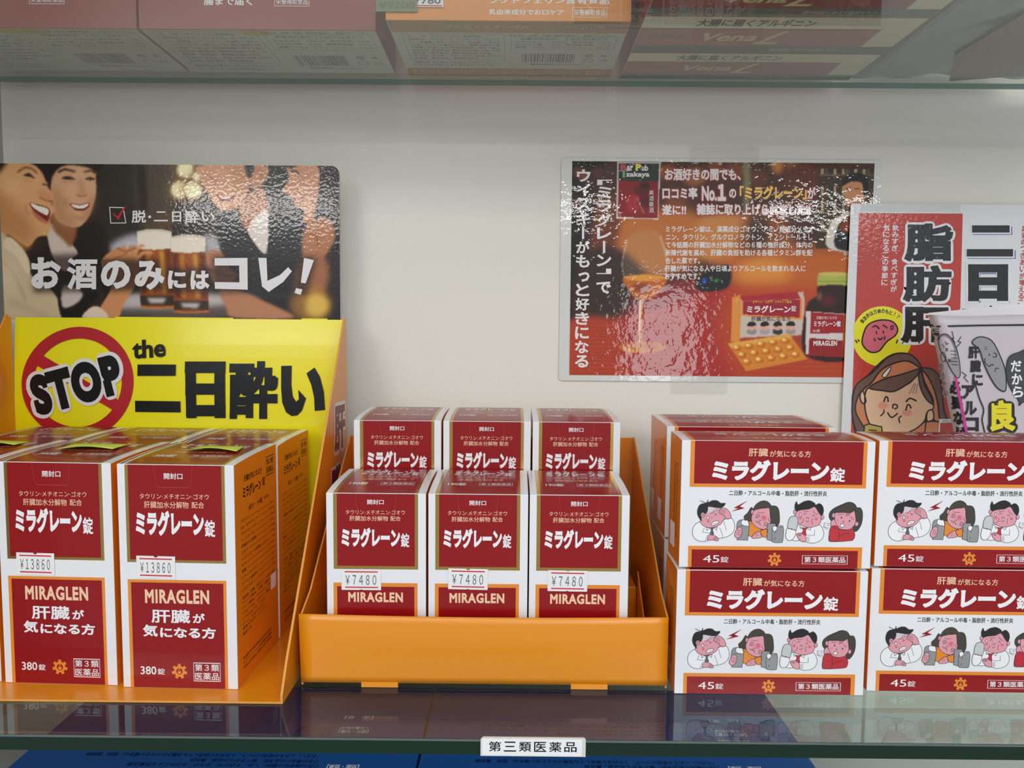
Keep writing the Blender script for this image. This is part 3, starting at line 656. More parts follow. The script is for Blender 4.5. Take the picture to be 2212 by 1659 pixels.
ct.poly([(1350,634),(1556,632),(1558,832),(1506,830),(1352,826),(1350,784),(1506,786),(1504,680),(1350,680)], YWHITE, 1)
ct.poly([(1624,632),(1676,632),(1682,776),(1760,740),(1812,690),(1836,716),(1780,784),(1690,846),(1648,812)], YWHITE, 1)
ct.poly([(1912,632),(1974,646),(1922,792),(1892,788)], YWHITE, 1); ct.poly([(1862,822),(1902,830),(1890,864),(1852,852)], YWHITE, 1)
ct.build('printed_lettering', card)

# ------------------------------------------------------------------ the 380-tablet boxes
tb, W3, D3, H3 = tall_box(380)
sticker(tb, '￥１３８６０', .315*W3, .546*H3, .335*W3, .100*H3, -.0001, rot=-.01)
spots = [(-.2690, .4748, -.024, 'large medicine box priced ¥13860 in front row, rightmost on the left tray'),
         (-.3545, .4796, -.034, 'large medicine box priced ¥13860 in front row, second from the tray side panel'),
         (-.4382, .4830, -.030, 'large medicine box cut off by the left frame edge, front row'),
         (-.2672, .5572, -.020, 'large red medicine box in back row, rightmost, against the yellow sign'),
         (-.3500, .5600, -.022, 'large red medicine box in back row, second from the right, below the STOP sign'),
         (-.4340, .5605, -.018, 'large red medicine box in back row at the left end of the tray')]
big = []
for i, (x, y, th, lb) in enumerate(spots):
    b = tb if i == 0 else copy_thing(tb)
    b.location = (x, y, .0018); b.rotation_euler = (0, 0, th); tag(b, lb, 'medicine box', 'large medicine boxes on the left tray'); big.append(b)
bpy.context.view_layer.update()
zt = .0018+H3+.0034
note(big[0], [atz(400,974,zt), atz(511,976,zt), atz(528,965,zt), atz(443,963,zt)], 0)
note(big[1], [atz(120,972,zt), atz(243,971,zt), atz(280,960,zt), atz(165,958,zt)], 0)
note(big[2], [atz(-60,964,zt), atz(30,962,zt), atz(62,955,zt), atz(-30,950,zt)], 0)

# ------------------------------------------------------------------ middle tray
MX0, MX1, MY0, MY1, LIP = -.1478, .1088, .4815, .6385, .0522
mt = bpy.data.objects.new('display_tray', None); COL.objects.link(mt); mt.location = ((MX0+MX1)/2, MY0, 0)
tag(mt, 'plain orange cardboard display tray in the middle, with a low front lip', 'display tray')
ML = tuple(mt.location)
nx, nz = 30, 10; V = []; Fs = []
for j in range(nz+1):
    for i in range(nx+1):
        a, b = i/nx, j/nz; x = MX0+(MX1-MX0)*a
        bul = .0022*math.sin(math.pi*b)*math.sin(math.pi*min(1, a*1.0))**.5 + .002*b*b*math.sin(math.pi*a)
        lean = -.0006*math.sin(math.pi*a)
        V.append((x+(-.0012*b if i == 0 else 0)-ML[0], MY0-bul+(.0035*max(0, b-.8)*5)**2*20*0-ML[1], .0032+(LIP-.0032)*b+lean*b))
for j in range(nz):
    for i in range(nx): k = j*(nx+1)+i; Fs.append((k, k+1, k+nx+2, k+nx+1))
lip = mesh_obj('front_lip', V, Fs, [TRAY], parent=mt, smooth=True); m = lip.modifiers.new('s','SOLIDIFY'); m.thickness = .0012; m.offset = -1
for (ua, ub) in ((781,860),(1233,1312)):
    xa, xb = aty(ua, 1487, MY0).x, aty(ub, 1487, MY0).x
    b_ = box('lip_tab', (xa, MY0-.0006, .0003, xb, MY0+.0006, .0040), [TRAY], loc=ML); attach(b_, mt)
pR = lambda u, v: atx(u, v, MX1)
def mside(x, dx):
    o = slab('side_panel', [(x,MY0+.001,.001),(x,MY1,.001),(x,MY1,.1545),(x,MY1-.004,.1565),(x,MY1-.010,.1525),(x,.600,.1325),(x,.565,.107),(x,.530,.081),(x,.505,.0615),(x,MY0+.001,LIP)], (dx,0,0), [TRAY, TRAYIN], loc=ML, fm_edge=1)
    return attach(o, mt)
mside(MX0, .0012); mside(MX1-.0012, .0012)
bp_ = box('back_panel', (MX0+.0014, MY1-.0014, .001, MX1-.0014, MY1, .1555), [TRAY], loc=ML, bevel=.0003); attach(bp_, mt)
bs_ = box('base_panel', (MX0+.0014, MY0+.002, .0022, MX1-.0014, MY1-.0015, .0032), [TRAY], loc=ML); attach(bs_, mt)
RZ = .0452
rs = box('riser_step', (MX0+.006, .5605, .0034, .1000, MY1-.002, RZ), [TRAY], loc=ML, bevel=.0003); attach(rs, mt)
sp_ = slab('riser_side', [(.1004,.500,.0034),(.1004,.560,.0034),(.1004,.560,RZ+.013),(.1004,.531,.0320),(.1004,.500,.0305)], (.0010,0,0), [TRAY, GREYBOARD], loc=ML); attach(sp_, mt)

sb, W1, D1, H1 = tall_box(190)
xb = [aty(704,1074,.4878).x, aty(925,1075,.4878).x, aty(1144.5,1079,.4878).x]
fl = ['small medicine box priced ¥7480 in front row of the middle tray, left', 'small medicine box priced ¥7480 in front row of the middle tray, centre', 'small medicine box priced ¥7480 in front row of the middle tray, right']
bl = ['small red medicine box on raised back row of middle tray, left', 'small red medicine box on raised back row of middle tray, centre', 'small red medicine box on raised back row of middle tray, right']
fr = []
for i in range(3):
    b = sb if i == 0 else copy_thing(sb)
    b.location = (xb[i], .4880, .0034); tag(b, fl[i], 'medicine box', 'small medicine boxes in the middle tray'); fr.append(b)
xk = [aty(764,914,.5612).x, aty(957.5,914,.5612).x, aty(1151,915,.5612).x]
for i in range(3):
    b = copy_thing(sb); b.location = (xk[i], .5612, RZ+.0003); tag(b, bl[i], 'medicine box', 'small medicine boxes in the middle tray')
for b in fr: b.location.z = .0034
for (cu, cvv, rr), b in zip((((737+823.8)/2, 1252, 0), (1011, 1251, -.015), (1226, 1255, -.01)), fr):
    q = aty(cu, cvv, .4876); sticker(b, '￥７４８０', q.x-b.location.x, q.z-b.location.z, .0278, .0150, -.0001, rr)

# ------------------------------------------------------------------ 45-tablet boxes with the four cartoon people
SKIN = mat('cartoon_skin', (228,160,172), .3, .4, .08); HAIRB = mat('cartoon_black_hair', (24,22,26), .3, .4, .08); HAIRN = mat('cartoon_brown_hair', (66,60,52), .3, .4, .08)
CANG = mat('cartoon_grey', (150,152,154), .3, .4, .08); DGREY = mat('cartoon_dark_grey', (96,98,100), .3, .4, .08); LGREY = mat('cartoon_light_grey', (202,206,208), .3, .4, .08)
CRED = mat('cartoon_red', (194,44,56), .3, .4, .08); BLUSH = mat('cartoon_blush', (216,104,124), .3, .4, .08); BLUSH2 = mat('cartoon_soft_blush', (222,132,148), .3, .4, .08)
INKL = mat('cartoon_line', (48,40,50), .35, .3, .1); PALE = mat('cartoon_pale', (214,206,212), .3, .4, .08)
def cartoons(p, X):
    W_ = X
    class A:
        def __init__(s): s.l = 2.
        def f(s, P, m, sm=True, out=True, w=5.5):
            Q = [W_(*q) for q in (catmull(P, True, 4) if sm else P)]
            p.poly(Q, m, s.l); 
            if out: p.stroke(list(Q), w*KX, INKL, s.l+.5, True)
            s.l += 1.3
        def s(s, P, w=4.5, m=INKL, sm=True):
            Q = [W_(*q) for q in (catmull(P, False, 4) if sm and len(P) > 2 else P)]; p.stroke(Q, w*KX, m, s.l+.3)
        def e(s, x, y, rx, ry, m, out=True, w=4.5): s.f([(x+rx*math.cos(a), y+ry*math.sin(a)) for a in [i*math.pi/6 for i in range(12)]], m, False, out, w)
    KX = abs(W_(1,0)[0]-W_(0,0)[0])
    a = A()
    # 1: man with a headache
    a.f([(190,385),(110,408),(65,470),(66,550),(108,606),(170,627),(235,620),(300,596),(422,582),(500,556),(552,500),(560,420),(520,345),(440,360),(360,440),(250,440)], WINK)
    a.s([(430,385),(450,450),(462,490)]); a.s([(385,460),(412,530),(424,582)]); a.s([(200,460),(180,515),(262,525)], sm=False); a.s([(245,545),(215,620)]); a.s([(262,548),(236,612)]); a.s([(460,362),(520,346)])
    a.f([(262,455),(312,455),(300,490),(316,535),(292,560),(268,532),(284,490)], DGREY, False)
    a.f([(222,458),(232,494),(266,462)], WINK, False); a.f([(312,462),(346,488),(356,452)], WINK, False)
    a.f([(150,365),(160,410),(200,445),(265,460),(340,448),(400,412),(430,362),(452,352),(452,326),(432,320),(436,270),(400,225),(300,210),(230,215),(200,300)], SKIN)
    a.f([(244,214),(330,224),(400,220),(398,240),(300,262),(246,296),(234,260)], PALE, True, False)
    a.f([(165,378),(122,322),(112,262),(128,206),(160,176),(208,166),(142,138),(214,164),(234,128),(236,158),(290,136),(344,138),(390,168),(442,168),(416,208),(372,222),(300,214),(240,208),(234,250),(212,292),(180,300),(158,330)], HAIRB, True)
    a.e(178, 308, 26, 30, SKIN); a.s([(160,296),(180,300),(190,322)])
    a.s([(252,288),(292,282),(324,240)]); a.s([(310,288),(342,302),(318,316)], sm=False); a.f([(226,335),(240,318),(252,340),(246,360),(230,358)], WINK)
    a.e(245, 384, 16, 14, BLUSH, False); a.s([(272,330),(292,336)], 5, BLUSH); a.s([(276,342),(296,346)], 5, BLUSH)
    a.f([(282,418),(300,392),(340,378),(366,384),(362,408),(326,424),(292,432)], WINK); a.s([(300,410),(330,404),(350,394)], 3)
    for k in range(5): a.s([(336+k*14,215),(334+k*14,262-k*4)], 3)
    a.f([(370,270),(384,234),(424,222),(470,244),(504,290),(514,346),(452,346),(436,318),(404,302),(372,286)], SKIN)
    for k in range(3): a.s([(378+k*4,244+k*18),(446,252+k*18)], 4)
    a.f([(262,548),(330,556),(372,594),(362,618),(310,608),(244,606)], SKIN)
    for k in range(3): a.s([(306+k*10,592-k*12),(350+k*6,606-k*10)], 4)
    a.f([(516,266),(600,226),(544,222),(708,134),(614,204),(672,226)], RED, False, False)
    a.l = 2.
    # 2: dizzy woman with cans
    a.f([(668,332),(712,280),(756,214),(800,300),(790,400),(724,402)], HAIRN)
    a.f([(724,400),(770,390),(850,460),(884,484),(952,478),(950,566),(848,552),(736,556)], ORANGE)
    a.f([(955,210),(1000,196),(1056,206),(1086,270),(1084,420),(960,420)], HAIRN)
    a.e(772, 272, 22, 30, SKIN)
    a.f([(758,350),(770,290),(800,240),(880,220),(960,216),(980,330),(986,400),(930,470),(880,474),(820,450),(776,410)], SKIN)
    a.f([(776,248),(800,190),(850,148),(910,136),(962,160),(984,200),(940,222),(870,228),(810,242)], HAIRN)
    a.e(905, 342, 40, 38, BLUSH2, False); a.e(905, 340, 20, 20, BLUSH, False)
    for cx, cy in ((828,315),(930,412)):
        a.s([(cx+(6+r*3.2)*math.cos(r*1.1), cy+(6+r*2.9)*math.sin(r*1.1)) for r in range(9)], 5)
    a.s([(830,268),(856,280),(908,274)]); a.s([(958,342),(968,376),(1000,400)]); a.s([(808,376),(832,396),(846,388),(868,426)], 6, sm=False); a.s([(850,380),(858,366),(872,378)], 5)
    a.f([(597,384),(725,394),(722,590),(700,606),(620,604),(594,588)], CANG); a.s([(600,440),(720,436)], 4)
    a.f([(640,380),(660,358),(690,366),(712,372),(734,410),(722,444),(690,440),(660,430),(640,412)], WINK)
    a.f([(565,530),(590,470),(628,450),(650,480),(644,550),(602,584),(570,566)], SKIN)
    for k in range(3): a.s([(588,486+k*24),(640,496+k*24)], 4)
    a.f([(772,580),(796,530),(860,500),(888,566),(830,584)], SKIN); a.s([(800,545),(840,520)], 4); a.s([(812,562),(850,545)], 4)
    a.f([(870,500),(950,478),(950,566),(892,562)], ORANGE)
    a.f([(952,430),(972,408),(1040,410),(1050,440),(1040,604),(966,602),(950,580)], CANG)
    a.f([(1010,470),(1046,440),(1120,440),(1144,474),(1138,616),(1110,634),(1040,632),(1012,610)], CANG); a.f([(1062,432),(1136,434),(1130,448),(1068,446)], LGREY, False)
    a.f([(1012,470),(1022,440),(1056,440),(1068,464),(1050,494),(1030,500)], WINK)
    a.l = 2.
    # 3: man holding his cheek
    a.f([(1250,605),(1256,470),(1340,424),(1450,440),(1560,420),(1606,460),(1626,540),(1590,608),(1510,640),(1430,630),(1400,604)], WINK)
    a.s([(1516,480),(1516,546),(1420,546)], sm=False); a.s([(1436,560),(1436,620)]); a.s([(1452,560),(1452,622)])
    a.f([(1364,458),(1424,458),(1408,492),(1418,545),(1380,560),(1352,540),(1380,490)], CRED, False); a.f([(1338,444),(1344,468),(1372,456)], WINK, False); a.f([(1420,456),(1460,484),(1476,450)], WINK, False)
    a.e(1276, 268, 22, 28, SKIN); a.e(1600, 330, 22, 28, SKIN)
    a.f([(1272,320),(1300,262),(1360,238),(1440,226),(1510,204),(1560,260),(1590,340),(1566,416),(1500,444),(1420,450),(1350,424),(1310,390)], SKIN)
    a.f([(1286,256),(1268,200),(1286,144),(1308,182),(1370,146),(1440,132),(1500,160),(1516,184),(1560,166),(1600,200),(1612,260),(1594,308),(1562,284),(1506,206),(1440,232),(1350,242)], HAIRB)
    a.f([(1326,300),(1334,276),(1346,290),(1348,310),(1334,316)], WINK); a.s([(1376,300),(1392,282),(1404,300)]); a.s([(1478,320),(1496,302),(1508,324)])
    a.s([(1368,254),(1400,266),(1436,256)]); a.s([(1486,246),(1500,276),(1546,300)]); a.s([(1404,372),(1424,386),(1444,370)]); a.s([(1410,350),(1420,330),(1440,336),(1436,350)])
    a.s([(1376,346),(1374,380),(1344,404)]); a.s([(1486,346),(1478,380),(1486,416)]); a.e(1340, 340, 18, 16, BLUSH, False); a.e(1528, 350, 18, 16, BLUSH, False)
    a.f([(1192,460),(1208,350),(1250,318),(1300,330),(1312,390),(1292,484),(1240,470)], LGREY); a.f([(1188,464),(1240,478),(1290,486),(1280,562),(1240,606),(1198,604),(1172,560)], WINK)
    a.f([(1308,560),(1304,530),(1350,520),(1412,560),(1410,622),(1350,612)], SKIN)
    for k in range(4): a.s([(1306+k*12,536-k*3),(1340+k*6,556-k*3)], 4)
    a.l = 2.
    # 4: worried woman, breath puff
    a.s([(1690,402),(1664,404)]); a.s([(1686,424),(1660,424)]); a.s([(1652,400),(1636,398),(1622,410),(1632,426),(1620,444),(1636,456),(1644,444),(1652,468),(1668,466),(1676,448)], 4)
    a.f([(1690,350),(1684,280),(1736,222),(1830,176),(1904,148),(1972,164),(2004,212),(2050,216),(2078,280),(2072,400),(2028,484),(1990,496),(1940,440),(1760,400)], HAIRN)
    a.f([(1712,450),(1790,440),(1860,484),(1960,468),(1996,530),(1984,592),(1930,612),(1720,622),(1688,592),(1694,510)], CRED)
    a.e(1736, 306, 22, 28, SKIN); a.e(2012, 408, 22, 28, SKIN)
    a.f([(1748,320),(1764,268),(1850,270),(1930,276),(1972,240),(1996,330),(1996,400),(1950,462),(1880,478),(1800,460),(1760,420)], SKIN)
    a.f([(1752,268),(1790,212),(1900,150),(1972,166),(2004,214),(1976,246),(1930,276),(1850,272)], HAIRN)
    a.e(1828, 332, 7, 14, INKL, False); a.e(1926, 372, 7, 14, INKL, False); a.f([(1816,442),(1830,408),(1866,420),(1856,444)], WINK); a.s([(1786,290),(1820,296),(1850,290)]); a.s([(1940,314),(1950,340),(1976,350)])
    a.s([(1846,390),(1852,374),(1864,386)]); 
    for k in range(4): a.s([(1874+k*13,312),(1890+k*13,282)], 4)
    a.s([(1774,360),(1792,364)], 5, BLUSH); a.s([(1774,372),(1792,376)], 5, BLUSH); a.s([(1918,404),(1936,408)], 5, BLUSH)
    a.f([(1710,436),(1708,380),(1742,352),(1762,400),(1784,436)], SKIN)
    a.f([(1706,446),(1792,440),(1806,520),(1800,600),(1726,622),(1690,592)], CRED); a.s([(1812,560),(1860,532),(1938,520)]); a.s([(1740,458),(1790,454)], 4)

def flat_box():
    W, D, H, B = .1308, .0345, .0876, .0016
    o = carton_body('medicine_box', W, D, H, B, [WHITE, ORSIDE], n=6)
    p = Print(frontfn(W, H), step=.00003)
    p.rect(.045, .636, .9586, .9975, ORANGE, 0); p.rect(.067, .663, .9385, .9975, RED, 1)
    p.text('肝臓', .345, .879, .446, .942, PEACH, 2, .012); p.text('が気になる方', .454, .875, .667, .926, PEACH, 2, .01)
    p.text('ミラグレーン', .159, .685, .766, .853, WINK, 2, .058); p.text('錠', .77, .683, .848, .796, WINK, 2, .025)
    p.text('二日酔・アルコール中毒・脂肪肝・流行性肝炎', .251, .571, .759, .612, BLACK, 2, .01)
    p.rect(.046, .0025, .9535, .17, ORANGE, 0); p.rect(.065, .0025, .9315, .142, RED, 1)
    p.text('45', .125, .04, .21, .098, WINK, 2, 0); p.text('錠', .216, .04, .258, .088, WINK, 2, .004)
    emblem(p, .498, .068, .053, ORANGE, RED, 2, H/W)
    p.stroke([(.643,.035),(.878,.035),(.878,.102),(.643,.102)], .0025, WINK, 2, True); p.text('第３類医薬品', .653, .046, .868, .093, WINK, 2, .012)
    p.build('front_label', o)
    c = Print(lambda s, t, n: (s, -n, t), step=.00001, base=.00009)
    cartoons(c, lambda x, y: ((.046+(x-15)*(.9075/2077))*W, (.17+(680+.0048*(x-15)-y)*6.606e-4)*H))
    c.build('cartoon_print', o)
    t = Print(topfn(W, D, H, B, flip=False), .00012)
    t.rect(.045*W, .0006, .9586*W, D-.0006, ORANGE, 0, nt=8); t.rect(.067*W, .0006, .9385*W, D-.0006, RED, 1, nt=8)
    t.build('top_panel', o)
    t = Print(topfn(W, D, H, B, flip=True), .0002)
    t.text('ミラグレーン', .2*W, .30*D, .70*W, .62*D, WINK, 2, .035); t.text('錠', .72*W, .30*D, .79*W, .52*D, WINK, 2, .01); t.text('肝臓が気になる方', .32*W, .74*D, .62*W, .88*D, PEACH, 2, res=1)
    t.text('45錠', .12*W, .08*D, .22*W, .2*D, PEACH, 2, res=1); t.text('第３類医薬品', .6*W, .08*D, .82*W, .2*D, PEACH, 2, res=1)
    t.build('top_lettering', o)
    # left side panel, printed sideways; the code square is left blank
    q = Print(lambda s, tt, n: (-n, D-s*D, tt*H)); K = BLACK
    for i, a in enumerate(['開封後は直射日光の当たらない湿気の少ない涼しい所に保管', '製造販売元大阪市鶴見区鶴見発売元東京都渋谷区']):
        for k, ch in enumerate(a): 
            z = .80-.0225*k; q.text(ch, .62-.2*i, z-.016, .74-.2*i, z, K, 0, res=1)
    q.rect(.16, .10, .56, .30, STICK, 0); q.build('side_label', o)
    return o, W, D, H
fb, W4, D4, H4 = flat_box()
G = .0003
flats = [(.1128, .4764, G, 0, 'flat medicine box with four cartoon people, bottom of the left stack'),
         (.1138, .4764, G+H4+.0020, 0, 'flat medicine box with four cartoon people, top of the left stack'),
         (.1190, .5480, G, 0, 'flat medicine box in second row of the left stack, bottom tier'),
         (.1190, .5478, G+H4+.0020, 0, 'flat medicine box in second row of the left stack, top tier'),
         (.1205, .5850, G, 0, 'flat medicine box in rear row of the left stack, bottom tier'),
         (.1205, .5846, G+H4+.0020, 0, 'flat medicine box in rear row by the wall, top tier'),
         (.2492, .4828, G, -.006, 'flat medicine box with cartoon people cut by the right frame edge, lower'),
         (.2502, .4822, G+H4+.0020, -.004, 'flat medicine box with cartoon people cut by the right frame edge, upper')]
for i, (x, y, z, th, lb) in enumerate(flats):
    b = fb if i == 0 else copy_thing(fb)
    b.location = (x, y, z); b.rotation_euler = (0, 0, th); tag(b, lb, 'medicine box', 'flat medicine boxes at the right')

# ------------------------------------------------------------------ poster 1 (laminated bar photo)
YP1 = YW-.0018
LAM = mat('laminate_film', (222,224,220), .2, .9, .03, bump=.25, bscale=160, bdist=.0006)
LPHOTO = mat('laminated_print', vcol=True, rough=.4, spec=.2, coat=1.0, coat_r=.03, bump=.22, bscale=120, bdist=.0012, bdetail=2.5)
a0, a1, a2, a3 = aty(1212,341,YP1), aty(1905,341,YP1), aty(1905,822,YP1), aty(1210,822,YP1)
pz0, pz1 = a3.z, a0.z
p1 = slab('bar_poster', [(a0.x+.0005,YP1,pz0+.002),(a0.x+.003,YP1,pz0),(a1.x-.002,YP1,pz0),(a1.x,YP1,pz0+.002),(a1.x,YP1,pz1-.002),(a1.x-.002,YP1,pz1),(a0.x+.003,YP1,pz1),(a0.x+.0005,YP1,pz1-.002)], (0,.0008,0), [LAM], loc=((a0.x+a1.x)/2, YP1, pz0))
tag(p1, 'laminated landscape poster of a whisky glass and medicine bottle, taped to the wall', 'poster')
P1L = Vector(p1.location)
ca, cb, cc_ = aty(1237,348,YP1-.0003), aty(1889.5,349,YP1-.0003), aty(1229,810,YP1-.0003)
c1 = Canvas.world((ca.x+cc_.x)/2, cb.x, cc_.z, ca.z, 400, 284, YP1-.0003, 0, 0, 1.0, (74,46,34))
def paint_bar(c):
    P, E, L = c.poly, c.ell, c.line
    P([(1230,340),(1340,340),(1345,520),(1330,700),(1230,700)], (34,26,28), 3)
    P([(1330,340),(1900,340),(1900,470),(1700,500),(1330,480)], (88,56,38), 6)
    for x, y, rx, ry, cc in ((1252,372,16,12,(150,80,36)),(1290,372,12,12,(110,64,36)),(1262,385,8,8,(196,110,50)),(1245,440,14,20,(90,50,34)),(1440,372,22,16,(170,96,44)),(1500,382,26,20,(180,116,60)),(1545,366,16,22,(150,84,40)),(1590,366,22,24,(140,78,40)),(1680,358,14,18,(216,150,80)),(1712,362,12,18,(226,160,84)),(1640,384,20,18,(120,70,40)),(1460,430,24,24,(140,80,44))):
        E(x, y, rx, ry, cc, 3, .85)
    P([(1605,350),(1622,350),(1620,460),(1606,460)], (150,156,120), 2, .8, False); P([(1700,360),(1765,360),(1765,440),(1700,430)], (110,60,34), 4)
    P([(1330,470),(1500,455),(1520,560),(1400,600),(1320,560)], (196,120,56), 6); P([(1290,430),(1340,440),(1320,560),(1270,560)], (120,66,36), 4)
    P([(1510,470),(1620,470),(1620,560),(1515,560)], (206,140,76), 4); P([(1610,470),(1700,480),(1720,600),(1600,620)], (150,90,46), 5); P([(1620,480),(1660,478),(1640,600),(1618,600)], (84,58,44), 4)
    P([(1560,560),(1900,540),(1900,700),(1560,720)], (196,108,44), 8); E(1650,590,60,36,(232,160,70),7,.8)
    P([(1250,560),(1340,540),(1420,640),(1330,690),(1240,690)], (66,46,38), 4)
    P([(1230,692),(1350,684),(1500,640),(1560,600),(1700,690),(1900,690),(1900,820),(1230,820)], (186,72,36), 4); P([(1360,650),(1560,610),(1600,820),(1380,820)], (170,46,46), 8, .8)
    P([(1560,640),(1740,620),(1900,650),(1900,820),(1600,820)], (188,78,34), 9)
    for k in range(16):
        y = 698+k*7.6; L([(1236,y),(1300,y+2*math.sin(k)),(1390,y+1),(1500,y+2)], 1.6, (140,44,26), .7, .6, False)
    for k in range(8): y = 735+k*10; L([(1600,y),(1760,y+2),(1890,y-1)], 1.6, (146,56,26), .8, .5, False)
    P([(1510,598),(1572,572),(1572,620),(1512,628)], (26,32,30), 1.5); E(1521,607,5,7,(50,90,190),.8); E(1547,606,5,4,(40,150,70),.8)
    # whisky glass
    P([(1346,560),(1350,520),(1380,500),(1420,500),(1438,540),(1436,610),(1405,644),(1374,644),(1352,604)], (196,176,160), 1.5, .28)
    L([(1354,520),(1344,570),(1352,606),(1374,640)], 2.4, (226,214,204), .8, .7); L([(1426,510),(1440,560),(1434,610),(1406,642)], 2.4, (226,214,204), .8, .7)
    P([(1350,598),(1436,598),(1428,628),(1404,646),(1376,646),(1356,624)], (196,112,28), .8); E(1393,600,43,7,(228,160,66),.8); E(1385,622,20,10,(132,62,20),2,.7)
    L([(1386,646),(1384,700),(1384,742)], 7, (196,128,70), .8); L([(1383,650),(1381,740)], 2, (240,220,190), .6, .9, False)
    E(1387,750,52,12,(206,140,66),1.2,.8); E(1372,753,22,7,(230,180,60),1.2,.9); E(1387,750,40,7,(170,80,50),2,.6)
    # magazine cover
    P([(1334,350),(1426,351),(1423,474),(1331,472)], (228,222,216), .5, 1, False); P([(1336,352.5),(1423.5,353.5),(1421,471),(1334,469.5)], (148,30,36), .5, 1, False)
    P([(1336,352.5),(1423.5,353.5),(1422.5,392),(1336,390)], (56,66,58), .8, 1, False); E(1388,412,20,12,(110,22,28),2); E(1393,400,10,7,(60,16,20),1.5); E(1368,440,15,20,(200,70,70),2,.6); E(1395,436,16,12,(96,18,24),2); L([(1376,426),(1384,446),(1392,462)], 2, (230,190,180), .8, .8)
    # barman
    P([(1768,365),(1889,364),(1888,538),(1762,536)], (78,60,42), .6, 1, False)
    for y in (378,424,460,500): L([(1770,y),(1886,y)], 2.2, (150,120,84), .7, .9, False)
    for k in range(13):
        x = 1774+k*9; cc = [(190,176,150),(120,96,60),(60,66,52),(200,190,170),(90,50,30)][k % 5]
        for (yb, hh) in ((377,12),(423,22),(459,28),(499,22)): P([(x,yb-hh),(x+5,yb-hh),(x+6,yb),(x-1,yb)], cc, .5, .85, False)
    P([(1790,537),(1795,480),(1826,462),(1850,450),(1890,470),(1890,537)], (222,214,204), .8); P([(1808,537),(1810,490),(1832,468),(1850,478),(1886,486),(1889,537)], (34,42,38), .8)
    P([(1816,482),(1850,462),(1870,468),(1866,496),(1820,502)], (140,66,32), 1); E(1838,488,10,6,(170,90,50),1)
    P([(1822,402),(1832,388),(1862,386),(1870,410),(1862,436),(1846,450),(1832,446),(1824,424)], (208,148,106), .8); P([(1820,400),(1826,382),(1848,374),(1870,380),(1876,410),(1866,424),(1862,396),(1840,392)], (30,24,24), .8)
    L([(1828,408),(1838,406)], 2, (60,36,30), .5, 1, False); L([(1846,407),(1856,408)], 2, (60,36,30), .5, 1, False); L([(1830,430),(1840,436),(1850,430)], 3.2, (240,230,220), .5)
    # carton of the poster
    P([(1582,642),(1600,636),(1600,742),(1578,738)], (222,150,70), .6, 1, False); P([(1598,646),(1735,630),(1738,648),(1733,738),(1598,744),(1600,650)], (206,190,178), .6, 1, False)
    P([(1600,640),(1722,630),(1730,646),(1604,652)], (176,44,58), .6, 1, False); P([(1602,652),(1733,646),(1731,690),(1601,682)], (228,150,64), .5, 1, False); P([(1605,652),(1728,647),(1727,686),(1604,679)], (162,34,56), .5, 1, False)
    for k in range(4):
        x = 1624+k*28; E(x, 716, 11, 7, [(150,146,146),(170,166,166),(60,60,62),(160,156,152)][k], .6); E(x, 705, 9, 9, (224,170,150), .6); P([(x-9,704),(x-6,696),(x+5,695),(x+9,703)], (30,28,30), .5)
    P([(1598,730),(1732,724),(1732,742),(1598,746)], (170,70,50), .8, 1, False)
    # bottle
    P([(1766,596),(1800,588),(1834,592),(1836,616),(1800,622),(1766,616)], (178,184,92), .7, 1, False); E(1800,592,33,5,(206,190,110),.7); L([(1768,608),(1834,608)], 1.4, (120,130,60), .5, .8, False)
    P([(1770,618),(1834,618),(1836,634),(1850,660),(1852,770),(1740,768),(1742,664),(1764,640)], (58,26,22), .8); E(1790,650,16,12,(120,40,34),3,.7); E(1770,640,6,10,(190,150,120),2,.6)
    P([(1741,672),(1850,680),(1850,772),(1740,766)], (214,206,206), .6, 1, False); P([(1751,674),(1826,680),(1826,720),(1750,720)], (164,34,44), .5, 1, False); P([(1749,730),(1824,736),(1822,772),(1746,768)], (152,28,38), .5, 1, False)
    P([(1822,680),(1850,680),(1850,772),(1820,772)], (190,110,50), .8, 1, False)
    # blister sheet
    P([(1572,742),(1706,722),(1744,776),(1612,802)], (214,140,44), .6, 1, False); P([(1572,742),(1706,722),(1712,730),(1580,752)], (232,180,90), 1, .8, False)
    for r in range(3):
        for k in range(5):
            x = 1592+k*26+r*11; y = 752-k*3.9+r*15; E(x, y, 9.5, 6.5, (190,104,24), .8); E(x-2, y-2, 6.5, 4.5, (240,180,84), 1); E(x-3, y-3, 2.5, 1.8, (255,236,190), .5)
paint_bar(c1)
c1.im = np.clip((c1.im-118)*1.16+112, 0, 255)
fb1 = plane_map(0, 0, 1.0, YP1-.0003)
pc1 = c1.build('photo_print', None, LPHOTO, parent=p1); pc1.location = -P1L
def p1fn(s, t, n): p = fb1(s, t); return (p[0]-P1L.x, p[1]-n-P1L.y, p[2]-P1L.z)
q = Print(p1fn)
LW_ = mat('poster_white_ink', (240,236,234), .3, 1.0, .03, bump=.22, bscale=120, bdist=.0012); LR = mat('poster_red_ink', (190,30,50), .3, 1., .035); LY = mat('poster_yellow_ink', (246,226,60), .3, 1., .035); LK = mat('poster_black_ink', (40,34,34), .3, 1., .035)
q.column('ウイスキーがもっと好きになる', 1246, 364, 1276, 796, LW_, 1, .03, lean=-5); q.column('「ミラグレーン」で', 1290, 372, 1322, 636, LW_, 1, .03, lean=-2)
def outl(b, x0, y1, x1, y0, m=LW_, m2=LR, bd=.035, bo=.085):
    k = (y1-y0)*.05; q.text(b, x0-k, y1+k, x1+k, y0-k, m2, 1, bo); q.text(b, x0, y1, x1, y0, m, 2, bd)
